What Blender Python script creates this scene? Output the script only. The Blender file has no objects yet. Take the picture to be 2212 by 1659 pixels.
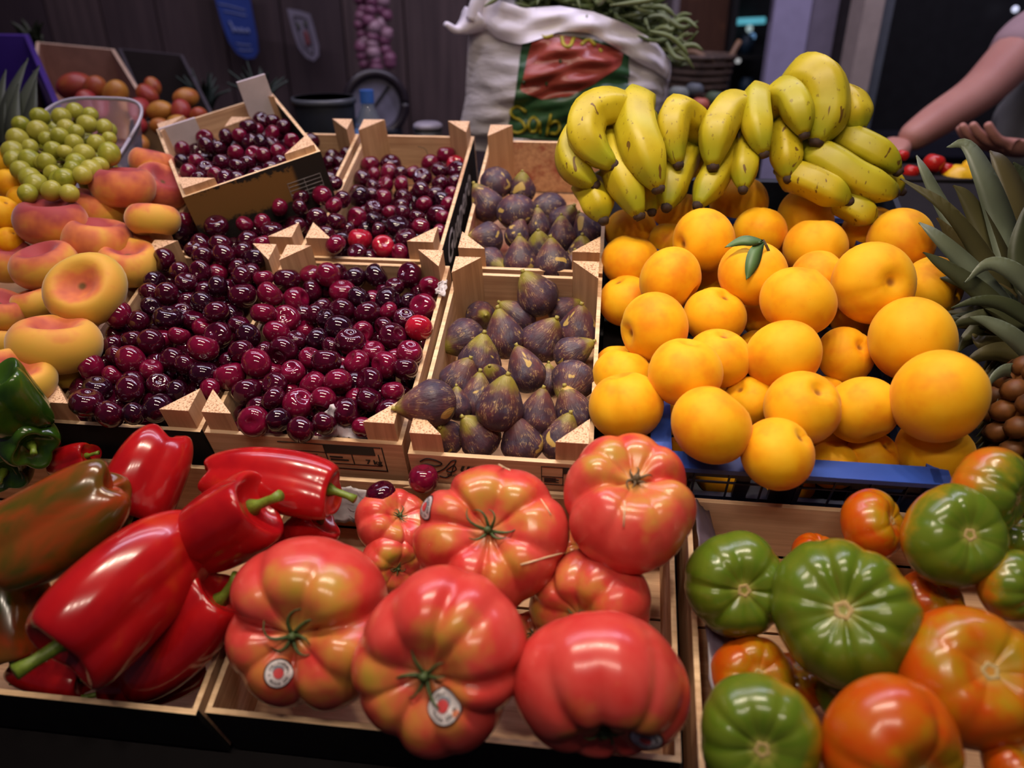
import bpy, bmesh, math, random
import numpy as np
from math import sin, cos, pi, radians, sqrt, exp
from mathutils import Vector, Matrix
from mathutils.bvhtree import BVHTree

random.seed(7)
SC = bpy.context.scene
COL = SC.collection

# ------------------------------------------------------------------ camera
FPX = 1660.0
PITCH, YAW, TILT = radians(27), radians(6.9), radians(20)
CAM = np.array([0, 0, 1.5])
FW = np.array([-sin(YAW) * cos(PITCH), cos(YAW) * cos(PITCH), -sin(PITCH)])
RT = np.array([cos(YAW), sin(YAW), 0.0])
UP = np.cross(RT, FW)
cam = bpy.data.cameras.new('camera')
cam.sensor_width = 36.0
cam.lens = 36.0 * FPX / 2212.0
cam.clip_start = 0.02
cam.dof.use_dof = True
cam.dof.focus_distance = 0.90
cam.dof.aperture_fstop = 2.8
camo = bpy.data.objects.new('camera', cam)
COL.objects.link(camo)
camo.matrix_world = Matrix(((RT[0], UP[0], -FW[0], CAM[0]), (RT[1], UP[1], -FW[1], CAM[1]),
                            (RT[2], UP[2], -FW[2], CAM[2]), (0, 0, 0, 1)))
SC.camera = camo
# ------------------------------------------------------------------ colour
SC.view_settings.view_transform = 'Standard'
SC.view_settings.look = 'None'
SC.view_settings.gamma = 1.0
SC.view_settings.use_curve_mapping = False
SC.view_settings.exposure = -0.36
# ------------------------------------------------------------------ world
wd = bpy.data.worlds.new('world')
SC.world = wd
wd.use_nodes = True
wd.node_tree.nodes['Background'].inputs[0].default_value = (0.30, 0.24, 0.36, 1)
wd.node_tree.nodes['Background'].inputs[1].default_value = 0.14


# ------------------------------------------------------------------ lamps of the market hall (overhead), plus added rear fills
def area(name, loc, aim, sx, sy, power, col, spread=180):
    l = bpy.data.lights.new(name, 'AREA')
    l.shape = 'RECTANGLE'
    l.size, l.size_y = sx, sy
    l.energy = power
    l.color = col
    l.spread = radians(spread)
    o = bpy.data.objects.new(name, l)
    COL.objects.link(o)
    o.location = loc
    d = Vector(aim) - Vector(loc)
    o.rotation_euler = d.to_track_quat('-Z', 'Y').to_euler()
    return o


# a long cool tube over the stall, two added fills that brighten pillar and back wall, and a row of warm spots under the canopy edge
area('tube_lamp', (-0.32, 1.25, 2.45), (-0.28, 0.95, 1.1), 1.7, 0.06, 11, (0.82, 0.76, 1.0))
area('rear_fill', (0.75, 1.75, 2.75), (0.75, 2.5, 1.3), 1.2, 0.06, 20, (0.80, 0.74, 1.0))
area('rear_fill', (-0.8, 1.75, 2.75), (-0.8, 2.5, 1.2), 1.8, 0.06, 16, (0.90, 0.80, 0.95))
for k in range(5):
    x = -0.56 + 0.20 * k
    area('canopy_spot', (x, 0.62, 2.30), (x * .5 + .02, 0.80, 1.05), 0.07, 0.07, 1.5, (1.0, 0.84, 0.66), 100)
for k in range(4):
    x = -0.42 + 0.24 * k
    area('front_spot', (x, -0.10, 2.20), (x * .6 + .02, 0.70, 1.05), 0.07, 0.07, 0.80, (1.0, 0.84, 0.68), 100)

# ------------------------------------------------------------------ frames
NRM = np.array([0, -sin(TILT), cos(TILT)])
VD = np.array([0, cos(TILT), sin(TILT)])
UD = np.array([1.0, 0, 0])
P0 = CAM - 0.65 * NRM
STALL = Matrix(((1, 0, 0, P0[0]), (0, VD[1], NRM[1], P0[1]), (0, VD[2], NRM[2], P0[2]), (0, 0, 0, 1)))


def W(u, v, w):                     # stall frame (along, up the slope, above the crate rims) -> world
    return P0 + u * UD + v * VD + w * NRM


def inv(P):
    q = np.asarray(P) - P0
    return q @ UD, q @ VD, q @ NRM


def ray(x, y):
    return FW * FPX + RT * (x - 1106.0) + UP * (829.5 - y)


def S(x, y, w=0.0):                 # where a sight line meets the layer w of the stall
    d = ray(x, y)
    t = ((P0 - CAM) @ NRM + w) / (d @ NRM)
    return CAM + t * d


def D(x, y, z):                     # a point at depth z
    return CAM + ray(x, y) / FPX * z


def depth(P):
    return (np.asarray(P) - CAM) @ FW


def proj(P):
    q = np.asarray(P) - CAM
    z = q @ FW
    return 1106 + FPX * (q @ RT) / z, 829.5 - FPX * (q @ UP) / z


def dirI(dx, dy, tw=0.0):           # a direction seen as (dx right, dy down) and tw toward the viewer
    v = RT * dx - UP * dy - FW * tw
    return v / np.linalg.norm(v)


# ------------------------------------------------------------------ objects
def empty(name, loc=(0, 0, 0), mat=None):
    o = bpy.data.objects.new(name, None)
    o.empty_display_size = 0.02
    COL.objects.link(o)
    if mat is not None:
        o.matrix_world = mat
    else:
        o.location = loc
    return o


def tag(o, label=None, cat=None, group=None, kind=None):
    if label: o['label'] = label
    if cat: o['category'] = cat
    if group: o['group'] = group
    if kind: o['kind'] = kind
    return o


def link(name, me, parent=None, mw=None):
    o = bpy.data.objects.new(name, me)
    COL.objects.link(o)
    if parent is not None: o.parent = parent
    if mw is not None: o.matrix_local = mw
    return o


class MB:
    """collects faces; each face carries a material slot"""
    def __init__(s):
        s.v, s.f, s.m, s.uv = [], [], [], []

    def add(s, vs, fs, mi=0):
        b = len(s.v)
        s.v += [tuple(map(float, p)) for p in vs]
        s.f += [tuple(b + i for i in f) for f in fs]
        s.m += [mi] * len(fs)
        return s

    def box(s, a, b, mi=0, top=None, T=None):
        x0, y0, z0 = a
        x1, y1, z1 = b
        vs = [(x0, y0, z0), (x1, y0, z0), (x1, y1, z0), (x0, y1, z0), (x0, y0, z1), (x1, y0, z1), (x1, y1, z1), (x0, y1, z1)]
        if T is not None: vs = [tuple(T @ Vector(p)) for p in vs]
        fs = [(0, 3, 2, 1), (4, 5, 6, 7), (0, 1, 5, 4), (1, 2, 6, 5), (2, 3, 7, 6), (3, 0, 4, 7)]
        n = len(s.m)
        s.add(vs, fs, mi)
        if top is not None: s.m[n + 1] = top
        return s

    def prism(s, poly, z0, z1, mi=0, top=None):
        n = len(poly)
        vs = [(x, y, z0) for x, y in poly] + [(x, y, z1) for x, y in poly]
        fs = [tuple(range(n - 1, -1, -1)), tuple(range(n, 2 * n))] + [(i, (i + 1) % n, n + (i + 1) % n, n + i) for i in range(n)]
        k = len(s.m)
        s.add(vs, fs, mi)
        if top is not None: s.m[k + 1] = top
        return s

    def tube(s, pts, rad, k=10, mi=0, cross=None, cap=True):
        pts = np.asarray(pts, float)
        n = len(pts)
        rad = [rad] * n if np.isscalar(rad) else rad
        tan = np.gradient(pts, axis=0)
        tan /= np.linalg.norm(tan, axis=1)[:, None] + 1e-12
        ref = np.array([0, 0, 1.0]) if abs(tan[0][2]) < .9 else np.array([1.0, 0, 0])
        a = np.cross(tan[0], ref); a /= np.linalg.norm(a)
        vs = []
        for i in range(n):
            a = a - tan[i] * (a @ tan[i]); a /= np.linalg.norm(a)
            b = np.cross(tan[i], a)
            for j in range(k):
                th = 2 * pi * j / k
                c = cross(th) if cross else 1.0
                vs.append(pts[i] + rad[i] * c * (a * cos(th) + b * sin(th)))
        fs = [(i * k + j, i * k + (j + 1) % k, (i + 1) * k + (j + 1) % k, (i + 1) * k + j) for i in range(n - 1) for j in range(k)]
        if cap: fs += [tuple(range(k - 1, -1, -1)), tuple(range((n - 1) * k, n * k))]
        return s.add(vs, fs, mi)

    def surf(s, fn, ns, nt, mi=0):
        """closed surface fn(polar 0..pi, azimuth)"""
        vs = [fn(0.0, 0.0)]
        for i in range(1, ns):
            for j in range(nt): vs.append(fn(pi * i / ns, 2 * pi * j / nt))
        vs.append(fn(pi, 0.0))
        L = len(vs) - 1
        fs = [(0, 1 + j, 1 + (j + 1) % nt) for j in range(nt)]
        for i in range(ns - 2):
            o = 1 + i * nt
            fs += [(o + j, o + nt + j, o + nt + (j + 1) % nt, o + (j + 1) % nt) for j in range(nt)]
        o = 1 + (ns - 2) * nt
        fs += [(L, o + (j + 1) % nt, o + j) for j in range(nt)]
        return s.add(vs, fs, mi)

    def sheet(s, fn, nu, nv, mi=0):
        vs = [fn(i / nu, j / nv) for j in range(nv + 1) for i in range(nu + 1)]
        k = nu + 1
        return s.add(vs, [(j * k + i, j * k + i + 1, (j + 1) * k + i + 1, (j + 1) * k + i) for j in range(nv) for i in range(nu)], mi)

    def mesh(s, name, mats, smooth=True):
        me = bpy.data.meshes.new(name)
        me.from_pydata(s.v, [], s.f)
        for m in (mats if isinstance(mats, (list, tuple)) else [mats]): me.materials.append(m)
        me.polygons.foreach_set('material_index', s.m)
        me.polygons.foreach_set('use_smooth', [smooth] * len(s.f))
        me.update()
        return me

    def build(s, name, mats, parent=None, smooth=False, mw=None):
        return link(name, s.mesh(name, mats, smooth), parent, mw)


def frame_z(loc, axis, spin=0.0, scale=1.0, sxyz=(1, 1, 1)):
    """matrix whose Z axis points along axis"""
    q = Vector(axis).to_track_quat('Z', 'Y').to_matrix().to_4x4()
    return Matrix.Translation(Vector(loc)) @ q @ Matrix.Rotation(spin, 4, 'Z') @ Matrix.Diagonal((scale * sxyz[0], scale * sxyz[1], scale * sxyz[2], 1))


ORD = 'zeroth first second third fourth fifth sixth seventh eighth ninth tenth eleventh twelfth thirteenth fourteenth fifteenth sixteenth seventeenth eighteenth nineteenth twentieth'.split()


# ------------------------------------------------------------------ materials
class N:
    def __init__(s, name, rough=.5, spec=.5, **kw):
        s.m = bpy.data.materials.new(name)
        s.m.use_nodes = True
        s.nt = s.m.node_tree
        s.b = s.nt.nodes['Principled BSDF']
        s.set(Roughness=rough)
        s.b.inputs['Specular IOR Level'].default_value = spec
        for k, v in kw.items(): s.b.inputs[k.replace('_', ' ')].default_value = v

    def set(s, **kw):
        for k, v in kw.items(): s.b.inputs[k.replace('_', ' ')].default_value = v

    def lnk(s, a, b):
        s.nt.links.new(a, b)

    def val(s, sock, v):
        if hasattr(v, 'is_linked'): s.lnk(v, sock)
        else: sock.default_value = v

    def node(s, t, **kw):
        n = s.nt.nodes.new(t)
        for k, v in kw.items(): setattr(n, k, v)
        return n

    def obj(s, scale=(1, 1, 1), seed=True, rot=(0, 0, 0)):
        tc = s.node('ShaderNodeTexCoord')
        mp = s.node('ShaderNodeMapping')
        mp.inputs['Scale'].default_value = scale
        mp.inputs['Rotation'].default_value = rot
        s.lnk(tc.outputs['Object'], mp.inputs['Vector'])
        if not seed: return mp.outputs[0]
        oi = s.node('ShaderNodeObjectInfo')
        mu = s.math('MULTIPLY', oi.outputs['Random'], 53.0)
        ad = s.node('ShaderNodeVectorMath', operation='ADD')
        s.lnk(mp.outputs[0], ad.inputs[0]); s.lnk(mu, ad.inputs[1])
        return ad.outputs[0]

    def rnd(s):
        return s.node('ShaderNodeObjectInfo').outputs['Random']

    def axis(s, i, src='Object'):
        tc = s.node('ShaderNodeTexCoord')
        sp = s.node('ShaderNodeSeparateXYZ')
        s.lnk(tc.outputs[src], sp.inputs[0])
        return sp.outputs[i]

    def noise(s, vec, scale=5, detail=3, rough=.5, dist=0.0):
        n = s.node('ShaderNodeTexNoise')
        s.lnk(vec, n.inputs['Vector'])
        n.inputs['Scale'].default_value = scale
        n.inputs['Detail'].default_value = detail
        n.inputs['Roughness'].default_value = rough
        n.inputs['Distortion'].default_value = dist
        return n.outputs['Fac']

    def math(s, op, a, b=0.0, clamp=False):
        n = s.node('ShaderNodeMath', operation=op, use_clamp=clamp)
        s.val(n.inputs[0], a); s.val(n.inputs[1], b)
        return n.outputs[0]

    def smooth(s, x, lo, hi):
        n = s.node('ShaderNodeMapRange', interpolation_type='SMOOTHSTEP')
        s.val(n.inputs['Value'], x)
        n.inputs['From Min'].default_value = lo
        n.inputs['From Max'].default_value = hi
        return n.outputs[0]

    def ramp(s, fac, stops):
        n = s.node('ShaderNodeValToRGB')
        s.val(n.inputs[0], fac)
        e = n.color_ramp.elements
        while len(e) < len(stops): e.new(.5)
        for i, (p, c) in enumerate(stops):
            e[i].position = p
            e[i].color = (*c, 1) if len(c) == 3 else c
        return n.outputs[0]

    def mix(s, fac, a, b):
        n = s.node('ShaderNodeMix', data_type='RGBA')
        s.val(n.inputs[0], fac)
        s.val(n.inputs[6], (*a, 1) if isinstance(a, tuple) and len(a) == 3 else a)
        s.val(n.inputs[7], (*b, 1) if isinstance(b, tuple) and len(b) == 3 else b)
        return n.outputs[2]

    def bump(s, h, strength=.3, dist=.001):
        n = s.node('ShaderNodeBump')
        n.inputs['Strength'].default_value = strength
        n.inputs['Distance'].default_value = dist
        s.lnk(h, n.inputs['Height'])
        s.lnk(n.outputs[0], s.b.inputs['Normal'])

    def color(s, c):
        s.val(s.b.inputs['Base Color'], (*c, 1) if isinstance(c, tuple) and len(c) == 3 else c)
        return s.m


def plain(name, c, rough=.5, var=.12, scale=30, spec=.5, **kw):
    n = N(name, rough, spec, **kw)
    f = n.noise(n.obj(), scale, 4)
    lo = tuple(x * (1 - var) for x in c); hi = tuple(min(1, x * (1 + var)) for x in c)
    return n.color(n.ramp(f, [(.3, lo), (.7, hi)]))


def glow(name, c, e):
    n = N(name)
    n.b.inputs['Emission Color'].default_value = (*c, 1)
    n.b.inputs['Emission Strength'].default_value = e
    return n.color(c)


def wood(name, axis, a=(.44, .245, .135), b=(.66, .41, .245), stain=.0):
    n = N(name, .62, .3)
    st = [26.0, 26.0, 26.0]; st[axis] = 1.2
    v = n.obj(tuple(st))
    f = n.noise(v, 4.5, 6, .6, .6)
    c = n.ramp(f, [(.30, a), (.62, b)])
    f2 = n.noise(n.obj((6, 6, 6)), 2.0, 2)
    c = n.mix(n.math('MULTIPLY', n.smooth(f2, .55, .75), .45), c, (.36, .15, .07))
    if stain: c = n.mix(n.math('MULTIPLY', n.smooth(n.noise(n.obj((14, 14, 14)), 1.6, 4, .6), .50, .62), stain), c, (.32, .05, .035))
    n.bump(f, .18, .0006)
    return n.color(c)


WOODX, WOODY, WOODZ = wood('wood_along', 0), wood('wood_across', 1), wood('wood_upright', 2, (.40, .22, .115), (.58, .345, .195))
WOODP = wood('wood_stained', 1, (.42, .22, .12), (.62, .37, .21), .75)
PLY = wood('ply_edge', 0, (.50, .30, .16), (.78, .55, .34))


def endgrain():
    n = N('wood_end', .7, .25)
    f = n.noise(n.obj((1, 1, 1)), 520, 2, .6)
    return n.color(n.ramp(f, [(.36, (.30, .14, .07)), (.46, (.66, .42, .26)), (.7, (.78, .54, .36))]))


ENDG = endgrain()
INK = plain('black_ink', (.012, .010, .012), .5)
BLACKP = plain('black_paint', (.012, .010, .011), .75, spec=.15)
WHITEINK = plain('white_ink', (.55, .53, .55), .6)
# ------------------------------------------------------------------ fruit materials
def cherry_mat(name, a, b):
    n = N(name, .07, .5, Coat_Weight=.5, Coat_Roughness=.02)
    f = n.noise(n.obj(), 1.6, 3)
    c = n.ramp(f, [(.3, a), (.7, b)])
    return n.color(c)


CHM = [cherry_mat('cherry_black', (.010, .001, .005), (.026, .002, .011)),
       cherry_mat('cherry_dark', (.024, .0008, .006), (.058, .0016, .014)),
       cherry_mat('cherry_red', (.085, .0015, .015), (.16, .004, .028)),
       cherry_mat('cherry_bright', (.24, .004, .016), (.40, .010, .03))]


def peach_mat():
    n = N('peach_skin', .62, .22, Sheen_Weight=.10, Sheen_Roughness=.4)
    n.b.inputs['Sheen Tint'].default_value = (1, .85, .6, 1)
    f = n.noise(n.obj(), 1.1, 3, .55)
    c = n.ramp(f, [(.28, (.72, .235, .003)), (.5, (.79, .37, .004)), (.75, (.82, .45, .012))])
    sp = n.noise(n.obj(), 26, 2)
    c = n.mix(n.math('MULTIPLY', n.smooth(sp, .70, .76), .35), c, (.45, .13, .01))
    z = n.axis(2)
    dim = n.smooth(z, .80, .66)
    r = n.math('SQRT', n.math('ADD', n.math('POWER', n.axis(0), 2.0), n.math('POWER', n.axis(1), 2.0)))
    hole = n.math('MULTIPLY', n.smooth(r, .16, .03), n.smooth(z, .3, .6))
    c = n.mix(n.math('MULTIPLY', hole, .85), c, (.22, .07, .012))
    n.bump(n.noise(n.obj(), 60, 2), .06, .01)
    return n.color(c)


def flat_peach_mat():
    n = N('flat_peach_skin', .6, .25, Sheen_Weight=.3, Sheen_Roughness=.4)
    z = n.axis(2)
    f = n.noise(n.obj(), .9, 3, .55)
    r = n.rnd()
    rr = n.math('SQRT', n.math('ADD', n.math('POWER', n.axis(0), 2.0), n.math('POWER', n.axis(1), 2.0)))
    blush = n.math('MULTIPLY', n.smooth(rr, .85, .15), n.smooth(z, -.2, .2))
    x = n.math('ADD', n.math('ADD', n.math('ADD', n.math('MULTIPLY', z, .45), n.math('MULTIPLY', f, 1.25)), n.math('MULTIPLY', n.math('SUBTRACT', r, .5), .75)), n.math('SUBTRACT', n.math('MULTIPLY', blush, .50), .17))
    c = n.ramp(x, [(.18, (.60, .36, .045)), (.48, (.68, .34, .05)), (.66, (.62, .17, .055)), (.95, (.34, .045, .045))])
    rr = n.math('SQRT', n.math('ADD', n.math('POWER', n.axis(0), 2.0), n.math('POWER', n.axis(1), 2.0)))
    hole = n.math('MULTIPLY', n.smooth(rr, .15, .04), n.smooth(z, -.1, .1))
    c = n.mix(n.math('MULTIPLY', hole, .9), c, (.09, .055, .012))
    return n.color(c)


def fig_mat():
    n = N('fig_skin', .42, .35)
    z = n.axis(2)
    ang = n.math('ARCTAN2', n.axis(1), n.axis(0))
    f = n.noise(n.obj(), 1.3, 4, .6)
    c = n.ramp(f, [(.25, (.030, .020, .036)), (.48, (.055, .028, .044)), (.66, (.10, .033, .040)), (.85, (.18, .07, .04))])
    # bluish bloom, red towards the neck, green at the very neck
    c = n.mix(n.math('MULTIPLY', n.smooth(n.noise(n.obj(), 2.2, 3), .52, .72), .55), c, (.065, .062, .10))
    c = n.mix(n.math('MULTIPLY', n.smooth(n.math('ADD', z, n.math('MULTIPLY', f, .7)), .75, 1.5), .75), c, (.125, .035, .03))
    g = n.math('ADD', n.math('ADD', z, n.math('MULTIPLY', n.noise(n.obj(), 1.7, 3), 1.1)), n.math('MULTIPLY', n.rnd(), .55))
    c = n.mix(n.math('MULTIPLY', n.smooth(g, 1.55, 2.15), .9), c, (.24, .21, .025))
    # split lines that run from neck to eye
    cb = n.node('ShaderNodeCombineXYZ')
    n.lnk(n.math('MULTIPLY', ang, 4.6), cb.inputs[0]); n.lnk(n.math('MULTIPLY', z, 1.1), cb.inputs[1]); n.lnk(n.math('MULTIPLY', n.rnd(), 40), cb.inputs[2])
    l = n.noise(cb.outputs[0], 2.1, 3, .6, .4)
    line = n.smooth(n.math('ABSOLUTE', n.math('SUBTRACT', l, .5)), .020, .006)
    gate = n.smooth(n.noise(n.obj(), 2.6, 2), .48, .60)
    c = n.mix(n.math('MULTIPLY', n.math('MULTIPLY', line, gate), .85), c, (.52, .36, .16))
    # ragged ochre bare patches
    pt = n.smooth(n.noise(n.obj(), 1.05, 2, .4, .5), .685, .71)
    c = n.mix(n.math('MULTIPLY', pt, .85), c, (.50, .34, .09))
    n.bump(n.math('ADD', l, n.math('MULTIPLY', f, .6)), .16, .02)
    n.val(n.b.inputs['Roughness'], n.math('ADD', n.math('MULTIPLY', f, .3), .28))
    return n.color(c)


def banana_mat():
    n = N('banana_peel', .42, .4)
    tc = n.node('ShaderNodeUVMap')
    sp = n.node('ShaderNodeSeparateXYZ')
    n.lnk(tc.outputs[0], sp.inputs[0])
    t = sp.outputs[0]
    f = n.noise(n.obj((1, 1, 1)), 28, 3)
    c = n.ramp(f, [(.3, (.41, .31, .005)), (.7, (.53, .42, .018))])
    ends = n.math('ADD', n.smooth(n.math('ADD', t, n.math('MULTIPLY', f, .12)), .82, 1.0), n.smooth(n.math('SUBTRACT', t, n.math('MULTIPLY', f, .14)), .24, .0))
    c = n.mix(n.math('MULTIPLY', ends, .85, True), c, (.25, .29, .012))
    gr = n.smooth(n.noise(n.obj((1, 1, 1)), 9, 2), .46, .70)
    c = n.mix(n.math('MULTIPLY', gr, .55), c, (.36, .35, .012))
    s1 = n.smooth(n.noise(n.obj((1, 1, .45)), 210, 2), .665, .70)
    s2 = n.smooth(n.noise(n.obj((1.4, 1.4, .5)), 60, 2, .4, .8), .70, .715)
    c = n.mix(n.math('MULTIPLY', n.math('MAXIMUM', n.math('MULTIPLY', s1, .55), s2), .85), c, (.10, .035, .012))
    return n.color(c)


def tomato_mat(name, red, red2, green, lo, hi, rough=.2, rib=None, xw=0.0):
    """skin that is green near the stem end (+Z) and red beyond it"""
    n = N(name, rough, .40, Coat_Weight=.15, Coat_Roughness=.12)
    z = n.axis(2)
    f = n.noise(n.obj(), 1.5, 3, .55)
    x = n.math('ADD', n.math('ADD', z, n.math('MULTIPLY', n.math('SUBTRACT', f, .5), 1.5)), n.math('MULTIPLY', n.math('SUBTRACT', n.rnd(), .5), .25))
    if xw: x = n.math('ADD', x, n.math('MULTIPLY', n.axis(0), xw))
    c = n.ramp(n.noise(n.obj(), 2.4, 3), [(.3, red), (.7, red2)])
    mid = tuple((a + b) / 2 + (.04, .03, 0)[i] for i, (a, b) in enumerate(zip(red2, green)))
    c = n.mix(n.smooth(x, lo - .30, lo + .15), c, mid)
    c = n.mix(n.smooth(x, lo, hi), c, green)
    if rib:
        ang = n.math('ARCTAN2', n.axis(1), n.axis(0))
        st = n.math('SINE', n.math('ADD', n.math('MULTIPLY', ang, 11.0), n.math('MULTIPLY', f, 6.0)))
        c = n.mix(n.math('MULTIPLY', n.math('MULTIPLY', n.smooth(st, .1, .9), n.smooth(z, -.2, .5)), .38), c, rib)
    r = n.math('SQRT', n.math('ADD', n.math('POWER', n.axis(0), 2.0), n.math('POWER', n.axis(1), 2.0)))
    pale = n.math('MULTIPLY', n.smooth(n.math('ADD', r, n.math('MULTIPLY', f, .18)), .38, .20), n.smooth(z, .0, .3))
    c = n.mix(n.math('MULTIPLY', pale, .30), c, (.50, .42, .10))
    return n.color(c)


PEACH, FLATP, FIG, BANANA = peach_mat(), flat_peach_mat(), fig_mat(), banana_mat()
PINKT = tomato_mat('pink_tomato_skin', (.50, .030, .026), (.58, .080, .060), (.30, .26, .02), .62, 1.08, .26)
PINKR = tomato_mat('red_tomato_skin', (.50, .030, .026), (.57, .070, .055), (.30, .26, .02), .80, 1.28, .26)
GREENT = tomato_mat('green_tomato_skin', (.48, .10, .006), (.40, .16, .008), (.095, .140, .010), -.28, .18, .24, (.055, .12, .004), .45)
TURNT = tomato_mat('turning_tomato_skin', (.46, .048, .002), (.44, .10, .003), (.19, .19, .005), .70, 1.3, .26, None, .25)
PEPR = N('red_pepper_skin', .2, .45, Coat_Weight=.25, Coat_Roughness=.08)
PEPR = PEPR.color(PEPR.ramp(PEPR.noise(PEPR.obj(), 1.1, 3), [(.3, (.27, .003, .006)), (.62, (.39, .007, .008)), (.8, (.46, .04, .007))]))
PEPB = N('olive_pepper_skin', .2, .45, Coat_Weight=.3, Coat_Roughness=.1)
PEPB = PEPB.color(PEPB.ramp(PEPB.noise(PEPB.obj((1, 1, .5)), 1.5, 3, .55, .5), [(.34, (.045, .050, .004)), (.5, (.14, .045, .006)), (.68, (.27, .035, .006))]))
PEPG = N('green_pepper_skin', .2, .5, Coat_Weight=.3, Coat_Roughness=.1)
PEPG = PEPG.color(PEPG.ramp(PEPG.noise(PEPG.obj(), 1.3, 3), [(.3, (.010, .035, .003)), (.7, (.035, .085, .006))]))
GRAPE = N('grape_skin', .3, .45, Subsurface_Weight=.25)
GRAPE.b.inputs['Subsurface Radius'].default_value = (.4, .4, .1)
GRAPE.b.inputs['Subsurface Scale'].default_value = .01
GRAPE = GRAPE.color(GRAPE.mix(GRAPE.rnd(), GRAPE.ramp(GRAPE.noise(GRAPE.obj(), 1.3, 2), [(.3, (.20, .22, .012)), (.7, (.34, .33, .03))]), (.40, .36, .05)))
MANGO = N('mango_skin', .4, .4)
MANGO = MANGO.color(MANGO.ramp(MANGO.math('ADD', MANGO.math('MULTIPLY', MANGO.noise(MANGO.obj(), 1.0, 2), .55), MANGO.math('MULTIPLY', MANGO.rnd(), .5)), [(.2, (.28, .012, .03)), (.5, (.30, .055, .018)), (.75, (.45, .20, .03))]))
STEMG = plain('green_stem', (.13, .19, .015), .5, .3)
SEPAL = plain('green_sepal', (.045, .075, .018), .6, .35)
STEMB = plain('brown_stem', (.10, .06, .025), .7, .3)
CHSTEM = plain('cherry_stalk', (.08, .05, .02), .6)
BTIP = plain('banana_tip', (.035, .018, .014), .8, .4, 200)
LEAFG = plain('green_leaf', (.075, .15, .045), .5, .25)
FIGST = plain('fig_stalk', (.30, .25, .05), .6, .3)
SCAR = plain('corky_scar', (.38, .27, .11), .8, .35, 60)
PAPER = plain('white_paper', (.62, .57, .62), .8)
ORANGEF = plain('orange_skin', (.72, .24, .006), .5, .12, 3)
YELLOWF = plain('yellow_skin', (.80, .46, .010), .4, .12, 3)
REDF = plain('red_skin', (.50, .015, .010), .25, .15, 3)


# ------------------------------------------------------------------ fruit shapes, unit size, stem end at +Z
def cherry_fn(k):
    def fn(s, th):
        r = sin(s) * (1 + .05 * sin(s) - .05 * exp(-((th - pi) / .35) ** 2) * sin(s))
        z = cos(s) * .90 - .34 * exp(-(s / .36) ** 2) + .05 * exp(-((pi - s) / .2) ** 2)
        r *= 1 + .05 * exp(-((s - .8) / .4) ** 2)
        if k: r *= 1 + .05 * cos(2 * th); z *= 1.05
        return (r * cos(th), r * sin(th), z)
    return fn


def peach_fn(seed):
    R = random.Random(seed)
    a2, p2, dp, tipd = R.uniform(.01, .035), R.uniform(0, 6), R.uniform(.18, .30), R.uniform(0, .05)
    gd = R.uniform(.045, .085)
    def fn(s, th):
        d = (th + pi) % (2 * pi) - pi
        gr = gd * exp(-(d / .16) ** 2) * (sin(s) ** .6 if s > 0 and s < pi else 0) * (1 - .65 * s / pi)
        r = sin(s) * (1 + a2 * cos(2 * th + p2) - gr)
        z = cos(s) * .93 * (1 - gr * .6) - dp * exp(-(s / .24) ** 2) - tipd * exp(-((pi - s) / .16) ** 2)
        return (r * cos(th), r * sin(th), z)
    return fn


def flat_fn(seed):
    R = random.Random(seed)
    a2, p2 = R.uniform(.02, .05), R.uniform(0, 6)
    def fn(s, th):
        r = (abs(sin(s)) ** .78) * (1 + a2 * cos(2 * th + p2) + .02 * cos(3 * th))
        z = cos(s) * .72 - .50 * exp(-(s / .42) ** 2) + .22 * exp(-((pi - s) / .35) ** 2)
        return (r * cos(th), r * sin(th), z)
    return fn


def fig_fn(seed):
    R = random.Random(seed)
    bend, pb, nk = R.uniform(-.12, .12), R.uniform(0, 6), R.uniform(.34, .52)
    rb = R.randint(7, 11)
    def fn(s, th):
        c = cos(s)
        taper = 1 - nk * max(0.0, c) ** 1.0 - .10 * max(0, c) ** 3
        r = sin(s) * taper * 1.04 * (1 + .014 * cos(rb * th) * sin(s) + .02 * cos(2 * th + pb))
        z = c * (1.32 if c > 0 else .92) + .05 * exp(-((pi - s) / .16) ** 2)
        return (r * cos(th) + bend * max(0, c) ** 2, r * sin(th), z)
    return fn


def tomato_fn(seed, nr=9, depth=.16, h=.74, lob=.06, dimp=.30, w=.13, cre=None):
    R = random.Random(seed)
    cr = [2 * pi * (i + R.uniform(-.25, .25)) / nr for i in range(nr)]
    dd = [depth * R.uniform(.35, 1.25) for _ in cr]
    ww = [w * R.uniform(.7, 1.5) for _ in cr]
    if cre: cr, dd, ww = [c[0] for c in cre], [c[1] for c in cre], [c[2] for c in cre]
    la = [(k, lob * R.uniform(.3, 1) / (k - 1), R.uniform(0, 6)) for k in (2, 3, 4)]
    def fn(s, th):
        g = exp(-(s / 1.25) ** 2) + .12
        c = 0
        for a, d, x in zip(cr, dd, ww):
            q = (th - a + pi) % (2 * pi) - pi
            c += d * exp(-abs(q / x) ** 1.5)
        ss = sin(s)
        m = 1 + sum(a * cos(k * th + p) for k, a, p in la) * ss - c * g * min(1, s / .35)
        r = (abs(ss) ** .88) * m
        z = cos(s) * h * (1 - .7 * c * g * min(1, s / .35)) - dimp * exp(-(s / .40) ** 2) + .05 * exp(-((pi - s) / .4) ** 2)
        return (r * cos(th), r * sin(th), z)
    return fn


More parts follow.
